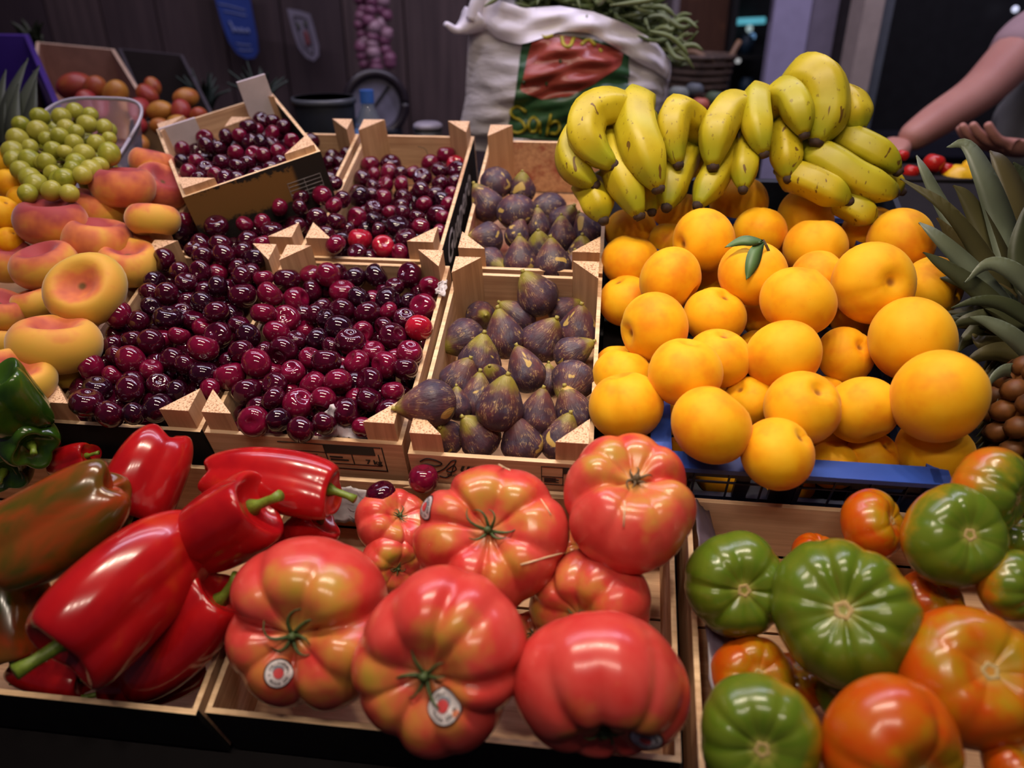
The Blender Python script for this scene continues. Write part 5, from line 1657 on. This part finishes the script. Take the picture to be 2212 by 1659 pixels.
lift = Matrix.Translation((0, 0, D(795, 192, 1.62)[2] - .98 - .325))
lathe(prof).build('bottle_body', BLW, root, True, lift)
lathe([(.300, .0145), (.325, .0145)]).build('cap', plain('cap_blue', (.03, .11, .38), .4), root, False, lift)
lathe([(.13, .0338), (.250, .0338)]).build('paper_label', plain('label_blue', (.09, .20, .48), .5, .3, 40), root, True, lift)
lathe([(.0, .034), (max(.01, lift.translation.z), .034)]).build('stand', DARKM, root) if lift.translation.z > .01 else None
cb = D(705, 265, 1.62)
root = tag(empty('waste_bin', (cb[0], cb[1], .98)), 'dark blue grey bin with a grey lid edge behind the tilted box', 'bin')
zt = D(705, 206, 1.62)[2] - .98
lathe([(0, .052), (zt - .02, .062), (zt, .062)], 28).build('bin_body', DARKM, root, True)
lathe([(zt - .012, .066), (zt, .066)], 28).build('bin_rim', plain('bin_grey', (.06, .065, .08), .4), root, True)
cu_ = D(925, 285, 1.55)
root = tag(empty('paper_cup', (cu_[0], cu_[1], .98)), 'small dark cup with a pale rim behind the crate corner', 'cup')
zt = D(925, 262, 1.55)[2] - .98
lathe([(0, .024), (zt - .012, .028)], 24).build('cup_body', BLK, root, True)
lathe([(zt - .012, .030), (zt - .004, .029), (zt, .022)], 24).build('cup_lid', plain('cup_white', (.25, .23, .30), .4), root, True)

# mangoes and their neighbours
MG = surf_mesh('mango', lambda s, th: (.92 * sin(s) * cos(th) + .08 * cos(s) ** 2, .85 * sin(s) * sin(th), 1.12 * cos(s)), 16, 22, MANGO)
MGO = [(165,188,76),(205,195,60),(250,205,64),(190,225,60),(222,232,54),(300,238,60),(285,270,62),(268,235,50),(318,205,50),(330,188,42),(345,240,56),(402,212,54),(388,240,50),(430,252,46),(382,268,48),(282,296,56),(350,272,44),(246,250,50),(415,280,48),(300,310,50)]
mp = []; mr = []
for (x, y, d) in MGO:
    z = 1.56 - (y - 188) * .0012
    mp.append(D(x, y, z)); mr.append(d * z / FPX / 2)
mp = relax(mp, mr, 30, .85, .9)
MO = sorted(range(len(MGO)), key=lambda k: MGO[k][0])
for k, p in enumerate(mp):
    o = link('mango', MG, None, frame_z(p, rng.normal(size=3), 0, mr[k] * .92))
    j = MO.index(k) + 1
    lab = {0: 'magenta red mango at the top of the cardboard box', 2: 'round orange red mango beside the magenta one', 11: 'yellow topped mango highest near the dark box'}.get(k) or f'red orange mango, {ORD[j]} from the wall side of the heap by the cardboard boxes'
    tag(o, lab, 'mango', 'mangoes by the cardboard boxes')

def blade(parent, pts, wid, m, nm='leaf', fold=.35, face=None):
    """a pointed leaf with a folded middle and real thickness through pts"""
    pts = np.array(curve_pts(pts, 5)); n_ = len(pts)
    vs, fs = [], []
    for i, p in enumerate(pts):
        t = i / (n_ - 1)
        tg = pts[min(i + 1, n_ - 1)] - pts[max(i - 1, 0)]; tg /= np.linalg.norm(tg) + 1e-9
        fc = face if face is not None else -FW
        sd = np.cross(tg, fc); sd /= np.linalg.norm(sd) + 1e-9
        nn = np.cross(sd, tg)
        ww = wid * (1 - t ** 1.6) * (.75 + .25 * min(1, t * 4)) + .0006
        vs += [p - sd * ww + nn * ww * fold, p - nn * .001, p + sd * ww + nn * ww * fold, p - nn * .0032]
    for i in range(n_ - 1):
        for a, c in ((0, 1), (1, 2), (2, 3), (3, 0)): fs.append((i * 4 + a, i * 4 + c, i * 4 + 4 + c, i * 4 + 4 + a))
    return MB().add(vs, fs).build(nm, m, parent, True)


CROWN = N('pineapple_leaf', .45, .4); CROWN = CROWN.color(CROWN.mix(CROWN.rnd(), CROWN.ramp(CROWN.noise(CROWN.obj(), 9, 3), [(.3, (.020, .030, .014)), (.7, (.060, .068, .030))]), (.085, .060, .016)))
CROWNP = plain('pale_leaf', (.115, .135, .085), .45, .3, 12)
CROWNB = N('far_leaf', .5, .3); CROWNB = CROWNB.color(CROWNB.ramp(CROWNB.noise(CROWNB.obj(), 10, 3), [(.3, (.016, .026, .020)), (.7, (.045, .062, .050))]))
def scales_body(root, c, ax, rx, L, m):
    b = MB()
    M = np.array(frame_z(c, ax, 0, 1).to_3x3())
    b.surf(lambda s, th: tuple(c + M @ np.array((rx * .94 * sin(s) ** .8 * cos(th), rx * .94 * sin(s) ** .8 * sin(th), L * cos(s)))), 16, 24)
    for i in range(11):
        s = .28 + i * .245
        n_ = max(5, int(13 * sin(s)))
        for j in range(n_):
            th = 2 * pi * (j + .5 * (i % 2)) / n_
            q = np.array((rx * sin(s) ** .8 * cos(th), rx * sin(s) ** .8 * sin(th), L * cos(s)))
            r_ = rx * .24
            b.surf(lambda a, f: tuple(c + M @ (q + r_ * np.array((sin(a) * cos(f), sin(a) * sin(f), .8 * cos(a))))), 5, 7)
    return b.build('body', m, root, True)
PINEB = N('pineapple_rind', .5, .3); PINEB = PINEB.color(PINEB.ramp(PINEB.noise(PINEB.obj(), 40, 3), [(.3, (.035, .016, .006)), (.6, (.15, .050, .010)), (.8, (.05, .045, .015))]))
# front pineapple at the edge
pz = .90
pb = D(2215, 735, pz)
root = tag(empty('pineapple', pb), 'pineapple with a wide spiky crown beside the peach crate', 'pineapple')
off = lambda x, y, dz=0.0: D(x, y, pz + dz) - pb
scales_body(root, off(2312, 955, -.06), dirI(-.25, -1, -.2), .066, .095, PINEB)
LV = [([(2200,700,.0),(2120,560,.0),(2040,450,-.02),(1945,385,-.01)], .015, 0), ([(2205,690,.01),(2160,500,.02),(2120,380,.02),(2085,315,.03),(2045,318,.03)], .020, 1), ([(2210,690,.02),(2195,480,.03),(2160,360,.04),(2138,325,.05)], .024, 0),
      ([(2195,690,.0),(2110,560,.01),(2040,460,.02),(1995,370,.02),(1980,335,.03)], .014, 1), ([(2190,690,-.01),(2090,580,-.01),(2020,510,-.01),(1985,480,.0)], .014, 1), ([(2190,700,-.02),(2100,620,-.02),(2030,570,-.02),(1995,545,-.02)], .013, 0),
      ([(2225,690,.03),(2225,500,.04),(2210,400,.05),(2190,350,.05)], .034, 0), ([(2235,640,-.02),(2180,585,-.03),(2130,572,-.03),(2085,610,-.03)], .013, 1), ([(2235,700,-.03),(2170,660,-.04),(2110,650,-.05),(2055,665,-.05)], .010, 0),
      ([(2235,780,-.03),(2180,725,-.05),(2130,695,-.05),(2095,685,-.05)], .012, 1), ([(2235,740,-.02),(2150,690,-.02),(2090,690,-.02),(2050,710,-.01)], .013, 0), ([(2230,780,-.02),(2160,760,-.02),(2110,770,-.02),(2075,800,-.01)], .013, 0),
      ([(2230,820,-.03),(2180,800,-.05),(2150,810,-.06),(2125,845,-.06)], .009, 1), ([(2200,680,.01),(2130,520,.02),(2085,430,.02),(2060,400,.02)], .018, 0), ([(2200,690,.01),(2120,590,.01),(2060,520,.01),(2025,470,.01)], .020, 0),
      ([(2230,660,.0),(2200,560,.0),(2212,480,.0),(2230,420,.0)], .020, 0), ([(2220,720,.0),(2140,640,.0),(2080,610,.0),(2030,600,.01)], .018, 0), ([(2225,760,.0),(2150,700,.0),(2090,730,.0),(2070,760,.0)], .018, 0), ([(2230,800,-.01),(2170,760,-.01),(2120,740,-.01),(2100,720,.0)], .018, 0),
      ([(2230,830,-.02),(2190,850,-.04),(2160,870,-.04),(2140,910,-.04)], .010, 0), ([(2215,700,.02),(2175,600,.03),(2140,520,.03),(2130,470,.03)], .024, 0)]
RL = random.Random(12)
for k in range(16):
    a = -2.95 + k * .085
    ln = RL.uniform(120, 210)
    LV.append(([(2225, 740, -.01), (2225 + ln * .55 * cos(a), 720 + ln * .6 * sin(a), .0), (2225 + ln * 1.05 * cos(a) - 10, 720 + ln * .9 * sin(a) + 12, .02)], .016, 0))
for k in range(12):
    y_ = 760 + 17 * k
    LV.append(([(2240, y_, .0), (2185, y_ + RL.uniform(-14, 0), .0), (2140, y_ + 22, .0), (2112 + RL.uniform(-10, 14), y_ + 48, .005)], .012, 0))
for pts, wd_, pale in LV:
    blade(root, [off(*q) for q in pts], wd_, CROWNP if pale else CROWN)
MB().surf(lambda s, th: tuple(off(2235, 760, .01) + np.array((.045 * sin(s) * cos(th), .045 * sin(s) * sin(th), .07 * cos(s)))), 10, 14).build('crown_core', CROWN, root, True)
# two pineapples at the back
for (x, y, z, lab, n_, hh, sd) in ((565, 235, 1.72, 'pineapple crown with grey green leaves behind the tilted box', 16, .085, 3), (445, 235, 1.8, 'dim dark pineapple crown beside the mango heap', 16, .075, 8)):
    c = D(x, y, z)
    root = tag(empty('pineapple', (c[0], c[1], c[2] - .2)), lab, 'pineapple', 'pineapples at the back')
    q0 = np.array((0, 0, .2))
    scales_body(root, np.array((0, 0, .10)), (0, 0, 1), .052, .09, PINEB)
    R = random.Random(sd)
    for k in range(n_):
        a = 2 * pi * k / n_ + R.uniform(-.2, .2)
        sp = R.uniform(.25, 1.0)
        h_ = hh * R.uniform(.7, 1.25)
        dxy = np.array((cos(a), sin(a), 0))
        blade(root, [q0 - np.array((0, 0, .02)), q0 + dxy * .030 * sp + np.array((0, 0, h_ * .45)), q0 + dxy * .075 * sp + np.array((0, 0, h_ * .9 * (1.2 - sp * .4)))], .010, CROWNB, face=dxy)
    sb = c[2] - .2 - .98
    if sb > 0: MB().box((-.05, -.05, -sb), (.05, .05, .015)).build('base_block', BLK, root)
# leaves at the upper edge of the view: pale corn leaves before the purple crate, a small dark plant
c = D(40, 300, 1.36)
root = tag(empty('corn_leaves', c), 'grey green corn leaves standing before the purple crate', 'leaves')
for pts, wd_ in (([(20, 310, 0), (25, 220, 0), (60, 125, .02)], .020), ([(45, 310, 0), (55, 220, 0), (85, 140, .01)], .018), ([(5, 310, 0), (0, 230, 0), (12, 150, .02)], .018), ([(60, 310, -.01), (70, 240, -.01), (78, 170, 0)], .016), ([(-20, 310, 0), (-25, 230, 0), (-10, 160, .02)], .02), ([(35, 310, -.01), (32, 250, -.01), (40, 180, 0)], .018)):
    blade(root, [D(x, y, 1.36 + dz) - c for x, y, dz in pts], wd_, plain('corn_leaf', (.075, .085, .050), .6, .3, 8))
c = D(75, 95, 2.0)
root = tag(empty('herb_bunch', c), 'small dark leafy herb bunch above the cardboard box', 'herbs')
lathe([(1.13 - c[2], .028), (-.05, .036), (-.045, .036)], 20).build('pot', DARKM, root, True)
R = random.Random(4)
for k in range(16):
    a = R.uniform(0, 6.28)
    e = np.array((cos(a) * R.uniform(.02, .06), sin(a) * .03, R.uniform(-.01, .065)))
    blade(root, [np.array((0, 0, -.04)), e * .5, e], .014, plain('herb_leaf', (.020, .026, .008), .6, .3) if k == 0 else bpy.data.materials['herb_leaf'])

# basket and produce between the bag and the pillar
WICK = plain('wicker', (.060, .034, .022), .7, .4, 60)
c = D(1508, 168, 2.05)
root = tag(empty('wicker_basket', c), 'dark wicker basket with a curved handle beside the bean bag', 'basket')
for k in range(7):
    z_ = -.055 + .018 * k
    rr_ = .055 + .0035 * k
    MB().tube([(rr_ * 1.15 * cos(a), rr_ * sin(a), z_) for a in np.linspace(0, 2 * pi, 33)], .0085, 6).build('weave', WICK, root, True)
MB().surf(lambda s, th: (.06 * sin(s) * cos(th), .055 * sin(s) * sin(th), -.05 + .01 * cos(s)), 6, 16).build('basket_base', WICK, root, True)
MB().tube(curve_pts([np.array((-.075, 0, .05)), np.array((-.02, -.05, .065)), np.array((.05, -.05, .03)), np.array((.095, -.01, .09))], 6), .008, 7).build('handle', plain('wicker_pale', (.16, .085, .040), .6), root, True)
root = tag(empty('wire_stand', D(1508, 240, 2.05)), 'dark stand carrying the wicker basket', 'stand')
zb = D(1508, 168, 2.05)[2] - D(1508, 240, 2.05)[2] - .06
for sx in (-1, 1):
    MB().tube([(sx * .05, 0, zb), (sx * .055, 0, D(1508, 240, 2.05)[2] * -1 + .98)], .006, 6).build('leg', BLK, root, True)
MB().box((-.06, -.04, zb - .006), (.06, .04, zb)).build('stand_top', BLK, root)
for k, (x, y, d, m, lab) in enumerate(((1512, 228, 42, plain('pink_fruit', (.42, .10, .06), .5), 'pinkish round fruit behind the bananas'), (1465, 205, 46, plain('pale_veg', (.17, .19, .17), .6, .4, 20), 'pale cabbage like vegetable under the basket'), (1545, 215, 44, plain('dim_green', (.045, .075, .035), .6, .5, 20), 'dim green vegetable under the basket, beside the pillar'), (1500, 195, 40, plain('dim_blue_green', (.075, .085, .10), .6, .5, 20), 'bluish green vegetable under the basket'), (1440, 235, 44, plain('brown_veg', (.09, .045, .045), .6, .5, 20), 'brown root vegetable between bag and bananas'))):
    p = D(x, y, 1.72)
    fn = tomato_fn(80 + k, 9, .08, .85, .06, .12)
    tag(link('vegetable' if k else 'peach', surf_mesh('round_vegetable', fn, 18, 32, m), None, frame_z(p, dirI(.1, -1, .4), k, d * 1.72 / FPX / 2)), lab, 'vegetable' if k else 'peach', 'produce under the basket')
tag(MB().box((-.16, -.05, -.30), (.16, .12, -.020)).build('produce_box', BLACKP, None, mw=Matrix.Translation(Vector(D(1495, 232, 1.74))) @ Matrix.Rotation(YAW, 4, 'Z')), 'black box under the vegetables behind the bananas', 'box')

# teal tube and small lamps in the dark aisle; last glowing dot imitates a lamp's reflection
TEAL = glow('teal_light', (.10, .42, .52), 1.0)
a, b_ = D(1590, 47, 2.98), D(1652, 44, 2.98)
o = MB().tube([a - a, b_ - a], .012, 8).build('tube_light', TEAL, None, True); o.location = a
tag(o, 'teal glowing tube light in the dark aisle beside the pillar', 'lamp')
for k, (x, y, r_, col, lab) in enumerate(((1619, 62, .013, (.35, .45, .45), 'upper of two small pale lamps under the teal tube'), (1625, 79, .013, (.12, .25, .45), 'lower bluish lamp under the teal tube'), (1594, 131, .010, (.5, .5, .5), 'small white lamp low in the dark aisle'), (2193, 20, .010, (.75, .8, 1.0), 'small glowing dot standing in for a lamp reflection on the black wall panel'))):
    p = D(x, y, 2.40 if k == 3 else 2.98)
    g = glow('lamp_glow', col, 1.0)
    o = MB().surf(lambda s, th: (r_ * sin(s) * cos(th), r_ * sin(s) * sin(th), r_ * cos(s)), 8, 12).build('lamp_or_glint', g, None, True); o.location = p
    tag(o, lab, 'lamp')
DKB = plain('dim_blue', (.018, .045, .075), .5, .4)
for (x, y, d, lab) in ((1612, 98, 34, 'dim blue jar on a dark shelf under the lamps'), (1612, 190, 40, 'dim blue jar low in the dark aisle')):
    p = D(x, y, 2.98)
    tag(link('glass_jar', lathe([(-.03, .026), (.02, .03), (.03, .02), (.036, .022)], 20).mesh('glass_jar', DKB), None, Matrix.Translation(Vector(p))), lab, 'jar', 'jars in the dark aisle')
    tag(MB().box((-.08, -.04, -.045), (.08, .06, -.030)).build('wall_shelf', BLK, None, mw=Matrix.Translation(Vector(p))), 'dark wall shelf under a dim blue jar, ' + ('upper' if y < 150 else 'lower'), 'shelf')
nt = D(1678, 22, 2.33)
tag(MB().box((-.017, -.006, -.03), (.017, .004, .03)).build('paper_notice', plain('dim_notice', (.055, .040, .075), .7), None, mw=Matrix.Translation(Vector(nt)) @ Matrix.Rotation(YAW, 4, 'Z')), 'small dark notice on the lavender pillar', 'notice')

# red tomatoes and yellow fruit behind the pineapple
for k, (x, y, d, m, lab) in enumerate(((2018, 352, 44, REDF, 'small red tomato highest behind the pineapple leaves'), (1968, 371, 34, REDF, 'small red tomato just past the lowest banana'), (1950, 335, 26, REDF, 'small red tomato near the hand'), (2070, 390, 74, YELLOWF, 'yellow fruit between the pineapple leaves'), (2098, 362, 40, YELLOWF, 'small yellow fruit behind the tall pale leaf'), (2045, 365, 30, REDF, 'dim red tomato beside the yellow fruit'))):
    p = D(x, y, 1.36)
    fn = tomato_fn(90 + k, 7, .03, .9, .02, .15) if m is REDF else peach_fn(k)
    tag(link('small_tomato' if m is REDF else 'yellow_fruit', surf_mesh('round_fruit', fn, 18, 28, m), None, frame_z(p, dirI(.2, -.8, .4), k, d * 1.36 / FPX / 2)), lab, 'tomato' if m is REDF else 'fruit', 'fruit behind the pineapple')
pb_ = D(2030, 440, 1.36)
tag(MB().box((-.09, -.02, -.10), (.16, .12, .046)).build('fruit_box', BLACKP, None, mw=Matrix.Translation(Vector(pb_)) @ Matrix.Rotation(YAW, 4, 'Z')), 'dark box carrying the red tomatoes behind the pineapple', 'box')

# ------------------------------------------------------------------ liners and scraps
def crumple(name, lab, cat, pts, m, seed, th=.0006):
    """crumpled sheet through a grid of world points pts[row][col]"""
    g = np.array(pts, float); nr_, nc_ = g.shape[:2]
    R = np.random.RandomState(seed)
    k = 5
    def fn(s, t):
        y, x = t * (nr_ - 1), s * (nc_ - 1)
        i, j = min(int(y), nr_ - 2), min(int(x), nc_ - 2)
        fy_, fx = y - i, x - j
        return (g[i, j] * (1 - fx) + g[i, j + 1] * fx) * (1 - fy_) + (g[i + 1, j] * (1 - fx) + g[i + 1, j + 1] * fx) * fy_
    nz = R.normal(0, .0008, (nr_ * k + 1, nc_ * k + 1, 3))
    b = MB()
    b.sheet(lambda s, t: fn(s, t) + nz[int(round(t * nr_ * k)), int(round(s * nc_ * k))], nc_ * k, nr_ * k)
    c = g.reshape(-1, 3).mean(0)
    b.v = [tuple(np.array(p) - c) for p in b.v]
    o = b.build(name, m, None, True)
    o.location = c
    sol = o.modifiers.new('thickness', 'SOLIDIFY'); sol.thickness = th
    tag(o, lab, cat)


crumple('paper_liner', 'white paper liner corner at the front board of the printed crate', 'paper',
        [[W(-.300, .510, -.012), W(-.282, .512, -.004), W(-.262, .510, -.003), W(-.247, .510, -.012)], [W(-.300, .522, .012), W(-.284, .528, .032), W(-.264, .524, .006), W(-.246, .518, .001)]], PAPER, 1)
crumple('paper_liner', 'white paper scrap at the back corner of the printed crate', 'paper',
        [[S(940, 632, .006), S(962, 640, .004)], [S(948, 610, .016), S(966, 606, .012)]], PAPER, 2)
LINER = N('purple_liner', .35, .5, Transmission_Weight=.25); LINER = LINER.color((.16, .12, .17))
crumple('plastic_liner', 'crumpled purplish plastic liner along the wall of the green tomato box', 'liner',
        [[W(.112, .485, -.036), W(.114, .40, -.038), W(.116, .32, -.034), W(.118, .25, -.040)], [W(.132, .485, -.060), W(.142, .40, -.055), W(.158, .32, -.052), W(.166, .25, -.060)], [W(.130, .485, -.12), W(.150, .40, -.11), W(.155, .32, -.11), W(.160, .25, -.12)]], LINER, 3)
crumple('plastic_liner', 'clear grey plastic liner at the back corner of the pink tomato box', 'liner',
        [[W(-.312, .475, -.050), W(-.270, .480, -.052), W(-.240, .480, -.060)], [W(-.305, .450, -.085), W(-.265, .455, -.085), W(-.235, .455, -.09)]], plain('cloudy_liner', (.30, .26, .28), .3), 4)

# cut cardboard flap behind the tomatoes
b = MB()
b.prism([(-.205, .478), (.010, .478), (.010, .4830), (-.195, .4830)], -.11, -.044)
tag(b.build('cardboard_flap', CARD, None, mw=STALL), 'tan cardboard flap standing behind the wide tomato', 'flap')
# ------------------------------------------------------------------ the person reaching over at the right
SKIN = N('skin', .5, .35, Subsurface_Weight=.08)
SKIN.b.inputs['Subsurface Scale'].default_value = .01
SKIN = SKIN.color(SKIN.ramp(SKIN.noise(SKIN.obj(), 8, 3), [(.3, (.44, .19, .145)), (.7, (.52, .25, .19))]))
SHIRT = N('shirt_cloth', .8, .2); SHIRT = SHIRT.color(SHIRT.ramp(SHIRT.noise(SHIRT.obj(), 5, 4), [(.3, (.30, .19, .20)), (.7, (.40, .27, .27))]))
TOPC = N('grey_top_cloth', .85, .2); TOPC = TOPC.color(TOPC.ramp(TOPC.noise(TOPC.obj(), 5, 4), [(.3, (.16, .16, .16)), (.7, (.24, .235, .23))]))
HAIR = plain('dark_hair', (.03, .018, .012), .5)


def skin_mesh(name, verts, edges, radii, root_i, m, parent, lv=2):
    me = bpy.data.meshes.new(name)
    me.from_pydata([tuple(v) for v in verts], edges, [])
    me.materials.append(m)
    o = link(name, me, parent)
    sk = o.modifiers.new('skin', 'SKIN')
    sk.use_smooth_shade = True
    if not me.skin_vertices: me.skin_vertices.new()
    for i, r in enumerate(radii):
        rr_ = r if isinstance(r, tuple) else (r, r)
        me.skin_vertices[0].data[i].radius = rr_
        me.skin_vertices[0].data[i].use_root = (i == root_i)
    ss = o.modifiers.new('smooth', 'SUBSURF'); ss.levels = lv; ss.render_levels = lv
    return o


pc_ = D(2300, 330, 1.80)
PX0 = np.array([pc_[0], pc_[1], 0.0])
per = tag(empty('person', PX0), 'person in a grey top reaching an arm over behind the bananas', 'person')
rel = lambda x, y, z: D(x, y, z) - PX0
shl = rel(2238, 70, 1.74)                       # near shoulder
cen = shl + np.array([.20, .06, .0]); cen = np.array([cen[0], cen[1], 0])
zs = shl[2]
neck = np.array([cen[0], cen[1], zs + .07]); head = np.array([cen[0] - .02, cen[1] - .05, zs + .20])
V_ = [np.array([cen[0], cen[1], .92]), np.array([cen[0], cen[1], 1.05]), np.array([cen[0], cen[1], zs - .14]), np.array([cen[0], cen[1], zs - .01]), neck, np.array([cen[0] - .01, cen[1] - .02, zs + .12]), head, head + np.array([-.005, -.01, .08]),
      shl, rel(2150, 165, 1.70), rel(2110, 205, 1.68), rel(2020, 262, 1.63), rel(1952, 310, 1.60),
      shl + np.array([.40, .06, 0]), shl + np.array([.42, -.10, -.22]), shl + np.array([.38, -.14, -.27]), rel(2330, 330, 1.50), rel(2220, 322, 1.46),
      np.array([cen[0] - .10, cen[1], .86]), np.array([cen[0] - .11, cen[1], .48]), np.array([cen[0] - .11, cen[1] + .02, .08]), np.array([cen[0] + .10, cen[1], .86]), np.array([cen[0] + .11, cen[1], .48]), np.array([cen[0] + .11, cen[1] + .02, .08])]
E_ = [(0, 1), (1, 2), (2, 3), (3, 4), (4, 5), (5, 6), (6, 7), (3, 8), (8, 9), (9, 10), (10, 11), (11, 12), (3, 13), (13, 14), (14, 15), (15, 16), (16, 17), (0, 18), (18, 19), (19, 20), (0, 21), (21, 22), (22, 23)]
R0 = [(.16, .12), (.15, .11), (.17, .12), (.13, .09), .055, .055, (.085, .10), (.065, .075), .062, .052, .046, .040, .029, .062, .050, .045, .040, .028, .085, .060, .045, .085, .060, .045]
skin_mesh('body', V_, E_, R0, 0, SKIN, per)


def hand(wr_, d, palm_n, side, parent):
    """palm and five unequal bent fingers from the wrist along d"""
    d = d / np.linalg.norm(d); n_ = palm_n - d * (palm_n @ d); n_ /= np.linalg.norm(n_); s = np.cross(d, n_) * side
    v = [wr_ - d * .015, wr_ + d * .03, wr_ + d * .075]; e = [(0, 1), (1, 2)]; r = [(.026, .020), (.036, .017), (.034, .014)]
    for k, (o_, L_) in enumerate(((-.030, .068), (-.010, .080), (.011, .075), (.030, .058))):
        b0 = wr_ + d * .070 + s * o_ * .75
        sp = s * o_ * .35
        p1 = b0 + d * L_ * .45 + sp * .3 + n_ * .004
        p2 = p1 + d * L_ * .32 + sp * .2 + n_ * .012
        p3 = p2 + d * L_ * .24 + n_ * .016
        i = len(v)
        v += [b0, p1, p2, p3]; e += [(1, i), (i, i + 1), (i + 1, i + 2), (i + 2, i + 3)]; r += [.0105, .0095, .0088, .0075]
    i = len(v)
    v += [wr_ + d * .022 - s * .030, wr_ + d * .050 - s * .052 + n_ * .008, wr_ + d * .076 - s * .060 + n_ * .016]
    e += [(1, i), (i, i + 1), (i + 1, i + 2)]; r += [.013, .011, .009]
    skin_mesh('hand', v, e, r, 0, SKIN, parent)


hand(rel(1952, 310, 1.60), rel(1925, 335, 1.585) - rel(1952, 310, 1.60), np.array([0, -.2, -1.0]), 1, per)
hand(rel(2220, 322, 1.46), rel(2140, 312, 1.44) - rel(2220, 322, 1.46), np.array([0, .3, 1.0]), -1, per)
# short sleeves and grey top follow the body
skin_mesh('shirt', [V_[3], V_[8], (V_[8] * .62 + V_[9] * .38), V_[8] * .30 + V_[9] * .70, V_[13], V_[13] * .4 + V_[14] * .6], [(0, 1), (1, 2), (2, 3), (0, 4), (4, 5)], [(.14, .10), .070, .066, .064, .070, .064], 0, SHIRT, per)
tl = rel(2185, 215, 1.66)
skin_mesh('grey_top', [V_[0], V_[1], V_[2], np.array([cen[0], cen[1], zs - .03]), np.array([cen[0] - .12, cen[1] - .06, zs - .20]), np.array([cen[0] - .13, cen[1] - .08, zs - .34])], [(0, 1), (1, 2), (2, 3), (2, 4), (4, 5)], [(.18, .14), (.175, .135), (.19, .14), (.13, .10), (.115, .10), (.110, .10)], 0, TOPC, per)
skin_mesh('trousers', [V_[0] - np.array([0, 0, .02]), V_[18], V_[19], V_[20], V_[21], V_[22], V_[23]], [(0, 1), (1, 2), (2, 3), (0, 4), (4, 5), (5, 6)], [(.175, .13), .095, .070, .055, .095, .070, .055], 0, DARKM, per)
hm = MB().surf(lambda s, th: tuple(head + np.array((0, .015, .045)) + np.array((.092 * sin(s) * cos(th), .108 * sin(s) * sin(th), .10 * cos(s)))) if s < 1.9 or sin(th) > -.2 else tuple(head + np.array((0, .02, .04)) + np.array((.07 * sin(s) * cos(th), .07 * sin(s) * sin(th), .09 * cos(1.9)))), 18, 24)
hm.build('hair', HAIR, per, True)
fd = np.array([-.1, -1, 0]); fd /= np.linalg.norm(fd); fs_ = np.array([1, -.1, 0])
MB().tube([head + fd * .095 + np.array([0, 0, .02]), head + fd * .118 + np.array([0, 0, -.012]), head + fd * .100 + np.array([0, 0, -.02])], [.008, .013, .010], 8).build('nose', SKIN, per, True)
for s in (-1, 1):
    MB().surf(lambda a, f: tuple(head + fd * .088 + fs_ * s * .032 + np.array([0, 0, .022]) + .011 * np.array((sin(a) * cos(f), sin(a) * sin(f), cos(a)))), 8, 12).build('eye', plain('eye_white', (.7, .68, .65), .3), per, True)
    MB().surf(lambda a, f: tuple(head + fs_ * s * .088 + np.array([0, 0, .0]) + np.array((.010 * sin(a) * cos(f), .018 * sin(a) * sin(f), .030 * cos(a)))), 8, 12).build('ear', SKIN, per, True)
MB().tube([head + fd * .090 + fs_ * x + np.array([0, 0, -.048]) for x in (-.024, 0, .024)], [.003, .006, .003], 6).build('mouth', plain('lips', (.35, .10, .09), .5), per, True)
